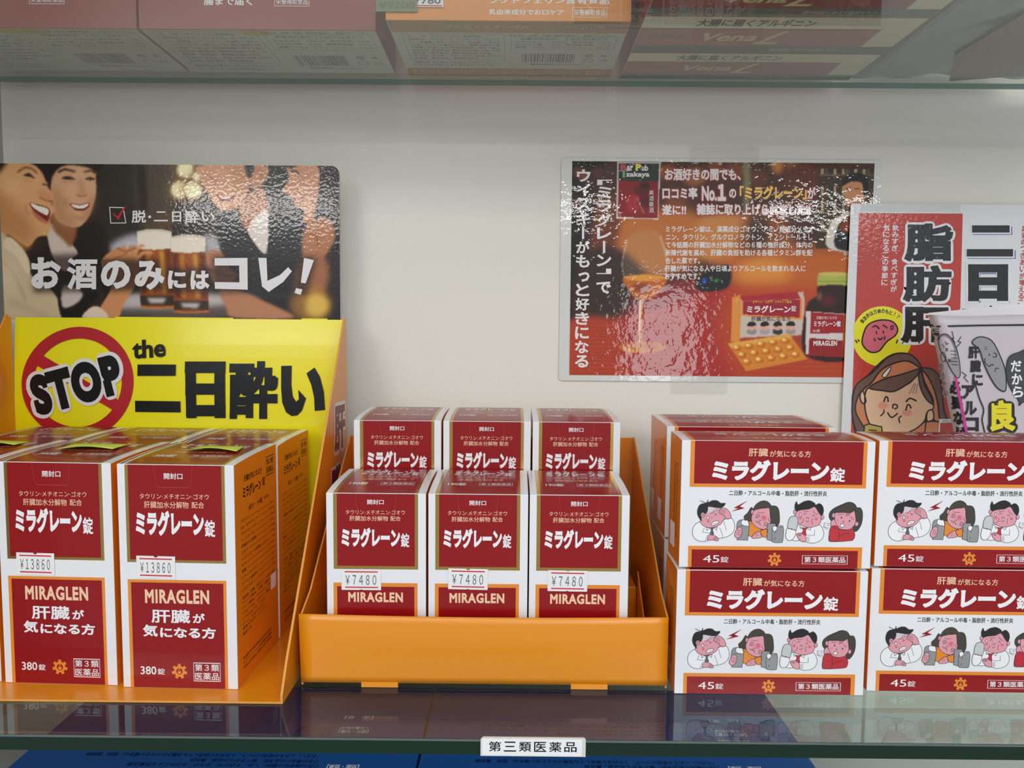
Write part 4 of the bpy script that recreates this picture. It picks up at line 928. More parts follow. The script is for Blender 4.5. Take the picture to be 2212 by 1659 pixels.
outl('お酒好きの間でも、', 1436, 390, 1600, 364); outl('口コミ率', 1431, 430, 1506, 405); outl('No.', 1516, 434, 1548, 402); outl('１', 1550, 434, 1568, 398, bd=.06, bo=.12); outl('の', 1575, 428, 1590, 408)
outl('「ミラグレーン」', 1598, 431, 1742, 402, LY); outl('が', 1744, 430, 1762, 404)
outl('遂に!!', 1430, 465, 1482, 442); outl('雑誌に取り上げられました!!', 1505, 465, 1750, 440)
rows = [('ミラグレーン錠は、漢薬成分ゴオウ、アミノ酸成分メチオ', 1438, 1757), ('ニン、タウリン、グルクロノラクトン、イノシトールそし', 1438, 1755), ('て今話題の肝臓加水分解物などの６種の強肝成分、体内の', 1438, 1755), ('新陳代謝を高め、肝臓の負担を助ける各種ビタミン群を配', 1437, 1755), ('合した薬です。', 1437, 1512), ('肝臓が気になる人や日頃よりアルコールを飲まれる人に', 1436, 1740), ('おすすめです。', 1436, 1512)]
for i, (b, x0, x1) in enumerate(rows): q.text(b, x0, 502+i*17, x1, 488+i*17, LW_, 1, .022, res=2)
q.text('B', 1340, 369, 1353, 354, LR, 1, .06); q.text('ar', 1354, 369, 1368, 358, LW_, 1, .03); q.text('P', 1373, 369, 1385, 354, LY, 1, .06); q.text('ub', 1386, 369, 1400, 356, LW_, 1, .03)
q.text('I', 1345, 384, 1350, 371, mat('poster_green_ink', (90,180,70), .3, 1., .035), 1, .06); q.text('zakaya', 1352, 385, 1403, 371, LW_, 1, .03); q.column('美酒歌酒', 1402, 410, 1412, 460, LW_, 1, 0, res=1)
q.text('取材協力', 1822, 552, 1850, 543, LW_, 1, res=1); q.text('ナデシコ', 1822, 563, 1850, 554, LW_, 1, res=1)
q.text('タウリン・ゴオウ・メチオニン配合', 1626, 655, 1710, 649, LY, 1, res=1, rot=0); q.text('ミラグレーン', 1613, 676, 1708, 660, LW_, 1, .04); q.text('錠', 1709, 673, 1720, 660, LW_, 1, .01); q.text('肝臓が気になる方', 1623, 694, 1708, 683, LK, 1, .015)
q.text('肝臓が気になる方', 1764, 690, 1808, 683, LW_, 1, res=1); q.text('ミラグレーン錠', 1758, 706, 1816, 693, LW_, 1, .03); q.text('250錠', 1755, 718, 1771, 711, LW_, 1, res=1); q.text('MIRAGLEN', 1757, 747, 1808, 736, LW_, 1, .04)
q.build('poster_lettering', p1)
TAPE = mat('clear_tape', (226,225,218), .3, .8, .08, bump=.5, bscale=400, bdist=.0004, alpha=.14)
def tape(u0, v0, u1, v1, lb, y=YP1-.0008):
    A, Bq = aty(u0, v0, y), aty(u1, v1, y)
    o = slab('tape_strip', [(A.x,y,Bq.z),(Bq.x,y,Bq.z),(Bq.x,y,A.z),(A.x,y,A.z)], (0,.0003,0), [TAPE], loc=(A.x,y,Bq.z)); tag(o, lb, 'tape', 'clear tape on the wall poster'); return o
tape(1490, 316, 1640, 352, 'strip of clear tape over the top edge of the bar poster')
tape(1450, 812, 1572, 850, 'strip of clear tape over the bottom edge of the bar poster')

# ------------------------------------------------------------------ poster 2 (red cartoon poster)
YP2 = YW-.0046
b0, b1 = aty(1848,450,YP2), aty(1833,940,YP2)
p2x0, p2x1, p2z1, p2z0 = b0.x, .62, b0.z, .115
LAM2 = mat('white_laminated_sheet', (232,233,236), .3, .8, .05, bump=.4, bscale=260, bdist=.0005)
p2 = slab('cartoon_poster', [(p2x0-.0045,YP2,p2z0),(p2x1,YP2,p2z0),(p2x1,YP2,p2z1+.0045),(p2x0-.0035,YP2,p2z1+.0045),(p2x0-.0045,YP2,p2z1+.002)], (0,.0008,0), [LAM2], loc=(p2x0, YP2, p2z0))
tag(p2, 'red laminated poster with cartoon woman and big black kanji, right edge of the wall', 'poster')
P2L = Vector(p2.location)
def p2fn(s, t, n): p = aty(1830+s/3.253, 430+t/3.253, YP2); return (p.x-P2L.x, p.y-n-P2L.y, p.z-P2L.z)
def lm(n, c): return mat('poster2_'+n, c, .3, .8, .06, bump=.35, bscale=260, bdist=.0005)
R2, K2, W2, Y2, S2, O2, N2, PK = lm('red',(196,58,46)), lm('black',(24,24,28)), lm('white',(236,237,240)), lm('yellow',(240,232,40)), lm('skin',(238,196,160)), lm('orange',(214,134,88)), lm('brown',(112,82,72)), lm('pink',(216,106,124))
BL2 = lm('blue_shadow',(120,140,186)); CH2 = lm('cheek',(232,160,136))
q = Print(p2fn, step=.0001)
q.poly([(83,98),(812,102),(768,1800),(20,1800)], R2, 0)
def big(b, x0, y1, x1, y0, bd=.05, sh=True):
    if sh: q.text(b, x0+8, y1+10, x1+14, y0+10, BL2, 1, .075)
    q.text(b, x0-16, y1+16, x1+16, y0-16, W2, 2, .095); q.text(b, x0, y1, x1, y0, K2, 3, bd)
big('脂', 398, 440, 745, 172, .045, False); big('肪', 388, 725, 732, 465, .045, False); big('肝', 378, 1012, 722, 757, .045, False)
for y0, y1, x0, x1 in ((185,236,876,1140),(352,404,838,1164)):
    q.rect(x0+8, y1+16, x1+20, y0+8, BL2, 1); q.rect(x0-8, y1+10, x1+10, y0-8, W2, 2); q.rect(x0, y1, x1, y0, K2, 3)
big('日', 848, 718, 1130, 458, .07); big('酔', 805, 1010, 1120, 762, .045)
q.column('飲みすぎ、食べすぎが', 316, 178, 362, 655, W2, 1, .02, lean=-14); q.column('気になるこの季節に', 254, 178, 298, 610, W2, 1, .02, lean=-16); q.column('お酒のつきあいが増えるこの', 1226, 184, 1264, 800, R2, 1, .02, lean=-30)
cx, cy, r = 245, 965, 212
q.poly([(max(cx+r*math.cos(a), 46-(cy+r*math.sin(a)-965)*.02), cy+r*math.sin(a)) for a in [i*math.pi/24 for i in range(48)]], Y2, 1)
for i, ch in enumerate('脂肪肝は万病のもと！？'):
    a = math.radians(-143+i*9.2); x, y = cx+178*math.cos(a)*.98, cy+178*math.sin(a)
    q.text(ch, x-(12 if i != 9 else 3), y+15, x+(12 if i != 9 else 3), y-15, K2, 2, .03 if i < 9 else 0, rot=a+math.pi/2)
def f2(P, m, L=2, w=10, sm=True, o=True):
    Q = catmull(P, True, 5) if sm else P
    q.poly(Q, m, L)
    if o: q.stroke(Q, w, K2, L+.6, True)
def s2_(P, w=9, L=4.6, m=K2): q.stroke(P, w, m, L, False, len(P) > 2)
f2([(105,985),(140,890),(220,852),(310,858),(352,905),(340,955),(275,1005),(225,1066),(165,1076),(115,1036)], PK, 2)
s2_([(178,900),(200,890),(224,912)]); s2_([(250,884),(280,906)]); s2_([(204,930),(206,948)], 8); s2_([(252,925),(254,944)], 8); s2_([(216,978),(232,988),(246,972)]); s2_([(188,980),(196,996)]); s2_([(262,964),(260,988)]); q.stroke([(306,892),(322,890),(320,914),(306,916)], 7, K2, 3.4, True); s2_([(56,990),(70,1010)]); s2_([(76,988),(84,1000)]); s2_([(352,990),(344,1012)])
# woman
f2([(38,1500),(44,1350),(120,1270),(200,1180),(290,1105),(380,1082),(470,1110),(522,1190),(590,1196),(650,1260),(668,1380),(680,1480),(700,1560),(620,1560),(560,1500),(500,1700),(120,1700),(60,1640)], O2, 2.0)
f2([(38,1400),(70,1300),(180,1215),(262,1130),(340,1088),(420,1086),(480,1120),(520,1188),(430,1140),(340,1150),(240,1200),(170,1290),(110,1340),(70,1400),(60,1500),(140,1640),(180,1720),(100,1700),(40,1560)], N2, 3.0)
f2([(135,1340),(200,1320),(330,1330),(440,1290),(516,1206),(540,1300),(590,1400),(604,1470),(560,1500),(540,1560),(470,1620),(360,1655),(250,1650),(180,1610),(140,1540),(122,1440)], S2, 3.0)
f2([(520,1190),(590,1194),(640,1240),(662,1330),(676,1470),(690,1545),(650,1545),(636,1440),(606,1330),(560,1240)], N2, 3.6); f2([(500,1230),(516,1206),(545,1290),(600,1400),(596,1440),(550,1400),(512,1320)], N2, 3.6)
f2([(154,1326),(250,1268),(380,1232),(516,1192),(470,1260),(390,1320),(320,1352),(250,1346)], N2, 4.0)
f2([(246,1236),(270,1206),(304,1176),(296,1210),(268,1250),(250,1250)], W2, 4.6, 6)
f2([(560,1500),(590,1480),(606,1510),(600,1550),(560,1560)], S2, 4.0); f2([(110,1350),(90,1370),(92,1410),(110,1436),(130,1420)], S2, 3.6)
s2_([(256,1424),(268,1390),(282,1396),(286,1424)], 10, 5); s2_([(410,1484),(422,1446),(438,1450),(446,1470)], 10, 5); s2_([(412,1424),(440,1400),(484,1418)], 11, 5); s2_([(318,1470),(322,1444),(346,1446),(350,1466),(330,1474)], 9, 5)
s2_([(282,1500),(310,1534),(352,1506)], 10, 5); s2_([(256,1480),(256,1500),(232,1524)], 9, 5); s2_([(380,1524),(362,1540),(368,1572)], 9, 5); q.ell(250, 1450, 34, 26, CH2, 4.2); q.ell(420, 1500, 34, 26, CH2, 4.2)
for k in range(3): s2_([(436+k*22,1366),(470+k*12,1296)], 5, 5, lm('mauve', (150,120,150)))
f2([(120,1590),(150,1580),(240,1600),(246,1650),(220,1720),(110,1720)], lm('mustard',(200,166,80)), 4.4, 9, False); s2_([(150,1622),(206,1626)], 8, 5.2); f2([(250,1650),(600,1560),(700,1640),(700,1760),(250,1760)], O2, 1.6)
q.poly([(645,1545),(760,1545),(760,1800),(625,1800)], W2, 4.8); q.poly([(652,1572),(760,1570),(760,1800),(640,1800)], R2, 5.4); q.text('ミラグレーン', 665, 1568, 745, 1552, K2, 5.6, .03)
q.build('poster_artwork', p2)
# staple-like rust marks on the wall near its top edge come from old tape: one small strip
tp = tape(1860, 440, 2075, 458, 'strip of clear tape along the top edge of the red cartoon poster', YP2-.0008); tp['group'] = 'clear tape on the wall poster'

# ------------------------------------------------------------------ curled handwritten-style card in front of it
PAP = mat('curled_card_paper', (202,194,200), .45, .25, .15); PK_ = mat('card_black', (36,36,40), .4); PG = mat('card_grey', (150,148,152), .4); PY = mat('card_yellow', (232,216,40), .4); PM = mat('card_magenta', (206,60,150), .4); PDG = mat('card_dark_grey', (70,72,74), .4)
def ledge(t):     # left edge of the sheet in crop pixels
    return 568+max(0, t-800)*.215
def pfn(s, t, n):
    e = max(0., s-ledge(t)); y = .600+.014*math.exp(-e/38.)-n
    p = aty(1830+s/3.253, 430+t/3.253, y); return (p.x, p.y, p.z)
O0 = Vector(pfn(900, 1500, 0))
def pl(s, t, n): p = pfn(s, t, n); return tuple(Vector(p)-O0)
xs = [0,4,8,14,22,32,45,60,80,105,140,180,230,300,380,470,560,660,760]; ts = np.linspace(0, 1, 15)
V = []; Fs = []
for t_ in ts:
    for x in xs:
        T0 = 812+22*math.exp(-((x-60)/60.)**2)*0+ (10*math.sin(min(x,560)/560*math.pi)); T = T0+(1780-T0)*t_
        V.append(pl(ledge(T)+x, T, 0))
nx_ = len(xs)
for j in range(len(ts)-1):
    for i in range(nx_-1): k = j*nx_+i; Fs.append((k, k+nx_, k+nx_+1, k+1))
pap = mesh_obj('curled_card', V, Fs, [PAP], smooth=True); pap.location = O0; m = pap.modifiers.new('s','SOLIDIFY'); m.thickness = .0003; m.offset = -1
tag(pap, 'curled pale paper card with grey cartoon livers, standing on the right boxes', 'paper card')
# the sheet turns back on itself at the left: rear half
V = []; Fs = []
for j, (ta, tb_) in enumerate([(0,0)]*12):
    f = j/11.
    for i in range(12):
        g = i/11.; s_ = 568+g*720
        T0 = 800-70*g; T = T0+(1700-T0)*f; y = .614+.012*math.sin(g*math.pi*.5)
        ss = max(s_, ledge(T)+2) if i == 0 else ledge(T)*(1-g)+1290*g
        p = aty(1830+ss/3.253, 430+T/3.253, y); V.append(tuple(p-O0))
for j in range(11):
    for i in range(11): k = j*12+i; Fs.append((k, k+12, k+13, k+1))
rear = mesh_obj('folded_back', V, Fs, [mat('card_white_back', (236,232,236), .5)], parent=pap, smooth=True)
q = Print(pl, .0007, .00006)
q.stroke([(578,884),(640,896),(740,892),(900,888),(1060,886),(1290,884)], 12, PK_, 0)
def fo(P, m, L=1, w=8, o=True):
    Q = catmull(P, True, 5); q.poly(Q, m, L)
    if o: q.stroke(Q, w, PK_, L+.5, True)
fo([(640,990),(660,955),(700,950),(740,990),(772,1060),(790,1150),(795,1230),(780,1258),(750,1230),(720,1180),(690,1120),(655,1060)], PG, 1, 6)
fo([(880,1010),(910,975),(960,970),(1020,1000),(1070,1090),(1110,1200),(1118,1320),(1100,1352),(1050,1320),(1000,1240),(960,1150),(930,1060)], PG, 1, 8)
q.ell(675, 1110, 16, 34, PAP, 2.2); q.stroke([(660,1090),(675,1078),(692,1110),(682,1142),(664,1134)], 5, PK_, 2.6, True, True)
for (x, y) in ((700,1058),(720,1135)): q.stroke([(x-8,y-10),(x+8,y+10)], 5, PK_, 2.6); q.stroke([(x+8,y-10),(x-8,y+10)], 5, PK_, 2.6)
q.stroke([(690,1000),(700,1020),(712,1012)], 5, PK_, 2.6, False, True); q.stroke([(668,1020),(684,1044)], 4, PK_, 2.6)
for k in range(5): q.stroke([(726+k*2,1066+k*24),(764+k*4,1070+k*24)], 4, PK_, 2.6)
q.stroke([(1030,1080),(1048,1090),(1046,1110),(1024,1108)], 6, PK_, 2.6, False, True); q.stroke([(968,1120),(970,1150),(1000,1176),(1012,1160)], 6, PK_, 2.6, False, True); q.stroke([(1040,1212),(1044,1190),(1064,1192)], 6, PK_, 2.6, False, True); q.ell(1000, 1094, 5, 7, PK_, 2.6); q.ell(1022, 1166, 5, 7, PK_, 2.6)
q.stroke([(968,1040),(984,1042)], 4, PK_, 2.6); q.stroke([(966,1054),(984,1056)], 4, PK_, 2.6)
q.stroke([(738,928),(750,980),(738,976),(760,1012)], 5, PK_, 1); q.stroke([(802,966),(780,1000),(800,1006),(770,1040)], 5, PK_, 1); q.stroke([(806,1214),(838,1240),(820,1252),(852,1286)], 5, PK_, 1)
q.column('に毎日', 600, 908, 650, 990, PK_, 1, .03); q.column('肝臓に', 852, 1030, 928, 1320, PK_, 1, .045, lean=40); q.column('アルコ', 806, 1300, 900, 1640, PK_, 1, .05, lean=40); q.column('必要な尿', 718, 1270, 800, 1700, PK_, 1, .05, lean=50)
q.column('のめぐり', 640, 1150, 672, 1400, PG, 1, .02, lean=40)
q.stroke([(762+90*k/12., 1252+448*k/12.) for k in range(13)], 20, PM, 2.2)
q.stroke([(884,1240),(910,1330),(930,1400),(960,1480),(950,1560),(985,1700)], 9, PK_, 1, False, True)
fo([(1120,1180),(1140,1110),(1200,1080),(1290,1080),(1290,1420),(1240,1424),(1210,1450),(1206,1416),(1150,1330),(1124,1260)], PDG, 1, 6); q.column('だから', 1150, 1130, 1225, 1400, WINK, 2.4, .03, lean=20)
q.text('良', 985, 1650, 1200, 1400, PK_, 1.6, .17); q.text('良', 1005, 1634, 1182, 1412, PY, 2.2, .05)
q.build('card_artwork', pap)

# ------------------------------------------------------------------ shelf label on the front edge
A, Bq = aty(1038,1593,.4172), aty(1265,1636,.4172)
lb = slab('shelf_label', [(A.x,.4176,Bq.z),(Bq.x,.4176,Bq.z),(Bq.x,.4176,A.z-.001),(Bq.x-.001,.4176,A.z),(A.x+.0015,.4176,A.z),(A.x,.4176,A.z-.0015)], (0,.0009,0), [mat('label_holder', (214,216,208), .3, .5, .1)], loc=((A.x+Bq.x)/2,.4176,Bq.z))
tag(lb, 'white paper label with black kanji on the lower shelf edge', 'label')
LL = Vector(lb.location); hw = (Bq.x-A.x)/2; hh = A.z-Bq.z
q = Print(lambda s, t, n: (s, -n, t)); q.rect(-hw+.001, .0006, hw-.0022, hh-.0008, mat('label_paper', (240,241,243), .4, .3, .1), 0)
for i, ch in enumerate('第三類医薬品'): x = -hw+.0050+i*.00925; q.text(ch, x, .0030, x+.0076, hh-.0026, BLACK, 1, .012)
q.build('label_paper', lb)

# ------------------------------------------------------------------ blue boxes on the deck below
BLUE = mat('blue_carton', (28,86,160), .35, .3, .12); NAVY = mat('navy_ink', (10,32,74), .4)
def blue_box(x0, x1, lbl):
    o = box('medicine_carton', (x0, .405, -.1230, x1, .578, -.0500), [BLUE], loc=(x0, .405, -.1230), bevel=.0006)
    tag(o, lbl, 'medicine box', 'blue boxes under the glass shelf'); return o
ZB = -.0500
def bluetext(o, lines):
    L = Vector(o.location); q = Print(lambda s, t, n: (s-L.x, t-L.y, ZB+n-L.z))
    for (b, ur, ul, v, hgt, m) in lines:
        pr, pl_ = atz(ur, v, ZB), atz(ul, v, ZB)       # upside-down lettering: reads from the far side
        q.text(b, pr.x, pr.y, pl_.x, pr.y-hgt, m, 0, .012, res=2)
    q.build('top_lettering', o)
o1 = blue_box(-.3435, -.0655, 'blue box on the deck below the glass, left one')
bluetext(o1, [('又は歯科医師に相談してください。」', 690, 500, 1618, .0042, NAVY), ('「ただし、これらの症状について、１カ月ほど使用しても改善がみられない場合は、医師、薬剤師', 690, 185, 1630, .0042, NAVY), ('○次の場合の出血予防：歯ぐきからの出血、鼻出血', 690, 410, 1641, .0042, NAVY), ('○次の諸症状の緩和：しみ、そばかす、日やけ・かぶれによる色素沈着', 690, 275, 1651, .0042, NAVY),
              ('【効能・効果】', 777, 708, 1652, .0048, WINK), ('【用法・用量】', 792, 727, 1594, .0045, WINK), ('【成分・分量】', 797, 733, 1577, .0045, WINK), ('１日量(2包)中', 798, 736, 1570, .0035, WINK), ('【注　意】', 808, 746, 1547, .0045, WINK),
              ('大人(15才以上)', 712, 600, 1592, .0038, NAVY), ('服用してください', 716, 620, 1585, .0038, NAVY), ('アスコルビン酸', 718, 640, 1577, .0038, NAVY), ('パントテン酸', 720, 650, 1569, .0038, NAVY)])
o2 = blue_box(-.0640, .2115, 'blue box on the deck below the glass, right one beside the gap')
bluetext(o2, [('又は歯科医師に相談してください。」', 1535, 1340, 1618, .0042, NAVY), ('「ただし、これらの症状について、１カ月ほど使用しても改善がみられない場合は、医師、薬剤師', 1540, 1026, 1645, .0042, NAVY), ('○次の場合の出血予防：歯ぐきからの出血、鼻出血', 1552, 1262, 1655, .0042, NAVY), ('【効能・効果】', 1642, 1572, 1656, .0048, WINK), ('【用法・用量】', 1618, 1552, 1600, .0045, WINK),
              ('【成分・分量】', 1610, 1545, 1584, .0045, WINK), ('１日量(2包)中', 1604, 1543, 1577, .0035, WINK), ('【注　意】', 1592, 1531, 1555, .0045, WINK), ('１才以上15才未満１回１包', 1440, 1280, 1600, .0038, NAVY), ('500mg(アスコルビン酸(V.C)として500mg)', 1440, 1200, 1585, .0038, NAVY),
              ('10mgピリドキシン塩酸塩(V.B6)…10mgリボフラビン(V.B2)…2mg', 1440, 1040, 1577, .0038, NAVY), ('ポビドン、乳糖水和物、無水ケイ酸、エチルセルロース、香料を含有します', 1440, 1040, 1569, .0038, NAVY), ('に服用してください', 1440, 1290, 1554, .0038, NAVY)])

# ------------------------------------------------------------------ things on the upper glass shelf, seen from below
ZU = .4804
MAR = mat('maroon_carton', (140,44,46), .35, .35, .1); CREAM = mat('cream_board', (238,232,204), .45, .2); UW = mat('off_white_board', (212,212,200), .45, .2); UINK = mat('grey_print', (96,98,92), .5); GOLDD = mat('gold_disc', (206,186,96), .4)
UOR = mat('amber_carton', (232,146,62), .32, .4, .1); UBR = mat('tan_board', (186,132,86), .4, .2); TEAL = mat('dark_teal_board', (96,112,102), .4, .2); PINKB = mat('dim_crimson_board', (186,112,108), .4, .2); BRI = mat('lit_crimson_board', (150,20,26), .3, .4); LCR = mat('lettering_cream', (232,216,160), .4)
def ubox(x0, y0, x1, y1, h, m, lbl, grp, name='supplement_box', under=UW):
    o = box(name, (x0, y0, ZU, x1, y1, ZU+h), [m, under], [1,0,0,0,0,0], loc=(x0, y0, ZU), bevel=.0005); tag(o, lbl, 'box', grp); return o
def under(o): L = Vector(o.location); return Print(lambda s, t, n: (s-L.x, t-L.y, -n), .00006, .00003)   # s = X, t = depth; lettering top towards the viewer
FILL = ['名　　称：ラクトフェリン含有食品', '原材料名：ラクチトース、マルチトール、デキスト', 'リン、乳酸菌、ラクトフェリン（乳由来）、貝カル', 'シウム、ステアリン酸カルシウム、微粒二酸化ケイ素', '内容量：57g(1.9g×30包)賞味期限：枠外下部に', '保存方法：高温多湿、直射日光を避けて涼しい所', '販売者：株式会社　静岡県浜松市中央区', '〒431−2103　TEL 053−428−5000', '製造者：株式会社　静岡県袋井市']
def info(q, x0, x1, ya, yb):
    """small print block, frame, table, barcode: ya near edge, yb far edge"""
    W = x1-x0; D = yb-ya; T = lambda b, a0, a1, f0, f1, m=UINK, r=1: q.text(b, x0+W*a0, ya+D*f1, x0+W*a1, ya+D*f0, m, 1, res=r)
    for i, b in enumerate(FILL): f = .07+i*.075; T(b, .06, .06+min(.40,.02*len(b)), f, f+.05)
    T('※開封後はお早めにお召し上がりください', .05, .45, .80, .85); T('お召し上がり方：１日１包を目安に水なしで', .05, .42, .88, .93)
    q.stroke([(x0+W*.04,ya+D*.04),(x0+W*.48,ya+D*.04),(x0+W*.48,ya+D*.75),(x0+W*.04,ya+D*.75)], .0003, UINK, 1, True)
    T('食生活は、主食、主菜、副菜を基本に、食事のバランスを。', .50, .97, .03, .08); T('栄養成分表示　１包(1.9g)あたり', .55, .93, .12, .17)
    for i, b in enumerate(['エネルギー　7.29kcal　炭水化物　1.07g', 'たんぱく質　0.62g　食塩相当量　0.01g', '脂質　0.05g　ラクトフェリン　150mg']): T(b, .53, .95, .2+i*.07, .25+i*.07)
    q.stroke([(x0+W*.51,ya+D*.10),(x0+W*.97,ya+D*.10),(x0+W*.97,ya+D*.42),(x0+W*.51,ya+D*.42)], .0003, UINK, 1, True)
    rr = random.Random(3); x = x0+W*.56
    while x < x0+W*.80: w = rr.choice([.0004,.0004,.0008,.0012]); q.rect(x, ya+D*.55, x+w, ya+D*.80, UINK, 1); x += w+rr.choice([.0004,.0007,.0011])
    ring(q, x0+W*.87, ya+D*.60, .0036, .0030, UINK, 1, 20); T('紙', .855, .885, .57, .63); T('箱', .92, .95, .57, .63)
    q.stroke([(x0+W*.85,ya+D*.70),(x0+W*.89,ya+D*.70),(x0+W*.89,ya+D*.78),(x0+W*.85,ya+D*.78)], .0005, UINK, 1, True); T('分包', .92, .96, .71, .77); T('賞味期限 2027.02.01', .60, .85, .84, .89)
g1 = 'maroon supplement boxes on the upper shelf'
u1 = ubox(-.478, .5645, -.2938, .6525, .11, MAR, 'maroon supplement box on the upper shelf at the far left', g1); q = under(u1); info(q, -.478, -.2938, .5645, .6525); q.ell(-.387, .5700, .024, .0055, GOLDD, 1); q.build('bottom_print', u1)
u2 = ubox(-.2922, .5645, -.1090, .6545, .11, MAR, 'maroon supplement box on the upper shelf beside the amber box', g1); q = under(u2); info(q, -.2922, -.1090, .5645, .6545); q.ell(-.204, .5700, .012, .0052, GOLDD, 1); q.build('bottom_print', u2)
def ufront(o, items, y):
    L = Vector(o.location); q = Print(lambda s, t, n: (s-L.x, -n, t-L.z))
    for (b, ua, va, ub, vb, m, bd, fr) in items:
        a_, b_ = aty(ua, va, y), aty(ub, vb, y); q.text(b, a_.x, b_.z, b_.x, a_.z, m, 1, bd)
        if fr: q.stroke([(a_.x-.001,b_.z-.0012),(b_.x+.001,b_.z-.0012),(b_.x+.001,a_.z+.0012),(a_.x-.001,a_.z+.0012)], .0003, m, 1, True)
    q.build('front_lettering', o)
ufront(u2, [('腸まで届く', 440, -6, 545, 12, WINK, .015, 0), ('栄養補助食品', 596, -4, 665, 10, WINK, .0, 1)], .5645)
ufront(u1, [('栄養補助食品', 66, -8, 136, 5, WINK, .0, 1)], .5645)
u3 = ubox(-.0982, .5455, .0846, .6600, .12, UOR, 'amber orange supplement box with price tag in the middle of the upper shelf', None)
q = under(u3); q.rect(-.0972, .5462, .0838, .5665, UBR, 0); q.rect(-.0972, .6405, .0838, .6590, UBR, 0); info(q, -.0972, .0838, .5670, .6400)
q.text('びならくとオーラル', -.056, .5585, .010, .5530, LCR, 1, .01, res=2); q.text('200mg×12錠', .035, .5588, .066, .5530, LCR, 1, .01, res=2)
for i in range(3): q.text('●ご使用前に本品の成分をお確かめの上、体質や体調に合わない場合はご利用をおやめください。●開封後は', -.092, .6470+i*.0042, .078, .6442+i*.0042, LCR, 1, res=1)
q.build('bottom_print', u3)
ufront(u3, [('ラクトフェリン含有食品', 1056, -6, 1316, 9, WINK, .02, 0), ('乳由来成分でお口ケア', 1056, 20, 1218, 33, WINK, .02, 0), ('栄養補助食品', 1240, 20, 1308, 34, WINK, .01, 1)], .5455)
# price tags hanging on the amber box
def ptag(o, ua, va, ub, vb, y, txt, pm, im):
    L = Vector(o.location); a_, b_ = aty(ua, va, y), aty(ub, vb, y); dz = .006
    q = Print(lambda s, t, n: (s-L.x, y-n-L.y, t-L.z), .0004); q.rect(a_.x, b_.z, b_.x, a_.z+dz, pm, 0)
    q.text(txt, a_.x+.002, b_.z+.0022, b_.x-.002, b_.z+.0075, im, 1, .02)
    if pm is STICK: q.rect(a_.x+.001, b_.z+.0006, b_.x-.001, b_.z+.0014, SRED, 1)
    return q.build('price_sticker', o)
ptag(u3, 872, 0, 958, 16, .5450, '¥7780', STICK, SGREY)
ptag(u3, 812, 4, 902, 26, .5446, '¥9200', mat('faded_green_tag', (122,132,100), .6), UINK)
g4 = 'striped supplement boxes lying on the upper shelf'
for k, (ya, yb, lbl) in enumerate(((.4760,.5352,'crimson and cream striped supplement box, nearest of the row on the upper shelf'), (.5358,.6030,'crimson and cream striped supplement box, middle of the row on the upper shelf'), (.6036,.6635,'crimson and cream striped supplement box, farthest of the row on the upper shelf'))):
    o = ubox(.0930, ya, .3010, yb, .12-.01*k, BRI, lbl, g4, under=CREAM); q = under(o); D = yb-ya
    y1_, y2_ = ya+D*.30, ya+D*.78
    pm = BRI if k == 0 else PINKB  # same print on every box; nearest coloured richer for the reflection over it
    q.rect(.0938, y1_, .2757, y2_, pm, 0); q.rect(.0938, y2_, .3002, yb-.0008, TEAL, 0)
    q.text('大腸に届くアルギニン', .134, ya+D*.25, .222, ya+D*.06, UINK, 1, .025)
    q.text('Vena', .144, ya+D*.64, .187, ya+D*.42, LCR, 1, .03, shear=.2); q.text('L', .187, ya+D*.72, .208, ya+D*.36, LCR, 1, .012, shear=.55)
    if k: q.text('びなエル', .102, ya+D*.58, .132, ya+D*.44, TEAL, 1, .01, res=2)
    q.text('腸内細菌の恵みで健康をサポート', .205, ya+D*.93, .266, ya+D*.84, UW, 1, res=1); q.build('bottom_print', o)
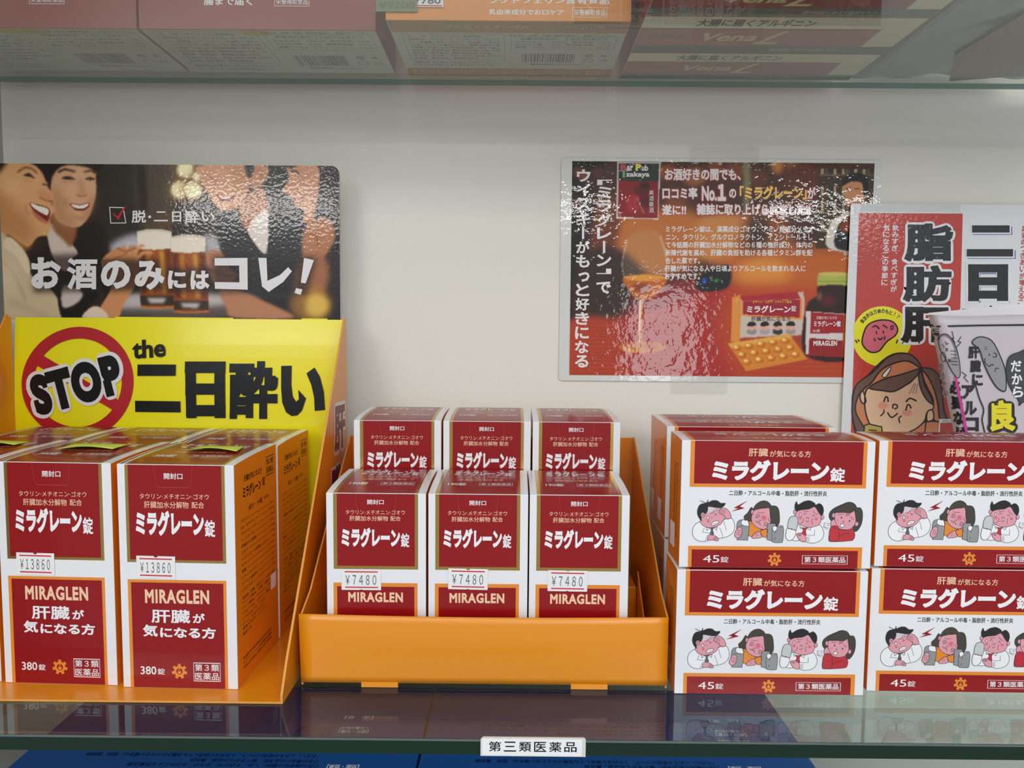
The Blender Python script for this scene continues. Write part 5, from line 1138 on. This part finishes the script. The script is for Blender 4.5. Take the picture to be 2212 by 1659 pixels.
# plastic bag with a tray inside
BAG = mat('grey_plastic', (150,154,154), .28, .6, .08, bump=.3, bscale=60, bdist=.003)
V = []; Fs = []; nx2, ny2 = 34, 30
for j in range(ny2+1):
    for i in range(nx2+1):
        a, b = i/nx2, j/ny2; x = .3035+.24*a; y = .465+.196*b
        z = ZU+.0008+.0035*abs(math.sin(a*9+b*5))*(.4+.6*math.sin(b*7+a*3)**2)*min(1, a*6)+.0015*math.sin(a*31+b*17)*min(1, a*5); V.append((x-.3035, y-.465, max(z, ZU+.0003)-ZU))
for j in range(ny2+1):
    for i in range(nx2+1):
        a, b = i/nx2, j/ny2; V.append((.24*a, .196*b, .060*math.sin(math.pi*min(1, a*1.5+.02))**.5*math.sin(math.pi*(b*.9+.05))**.4+.004))
n_ = (nx2+1)*(ny2+1)
for k0 in (0, n_):
    for j in range(ny2):
        for i in range(nx2): k = k0+j*(nx2+1)+i; f_ = (k, k+1, k+nx2+2, k+nx2+1); Fs.append(f_ if k0 else f_[::-1])
rim_ = [i for i in range(nx2+1)]+[(j+1)*(nx2+1)-1 for j in range(1, ny2+1)]+[ny2*(nx2+1)+i for i in range(nx2-1, -1, -1)]+[j*(nx2+1) for j in range(ny2-1, 0, -1)]
for a_, b_ in zip(rim_, rim_[1:]+rim_[:1]): Fs.append((a_, b_, b_+n_, a_+n_))
bag = mesh_obj('plastic_bag', V, Fs, [BAG], smooth=True); bag.location = (.3035, .465, ZU); tag(bag, 'crumpled grey plastic bag on the upper shelf at the right', 'bag')
for k in range(4):
    x = .0006+.0016*k
    f_ = slab('seam_fold', [(x,.01,.0002),(x+.0006,.01,.0002),(x+.0046,.195,.0002),(x+.004,.195,.0002)], (0,0,.0008), [mat('seam_light', (196,200,198), .3)], parent=bag)
def tr(ua, va): p = atz(ua, va, ZU); return p
T_ = [tr(2066,118), tr(2212,30), tr(2290,60), tr(2260,160), tr(2050,176)]
it = slab('inner_tray', [(p.x-.3035, p.y-.465, .0001) for p in T_], (0,0,.0006), [mat('dusky_tray', (140,110,106), .4)], parent=bag)
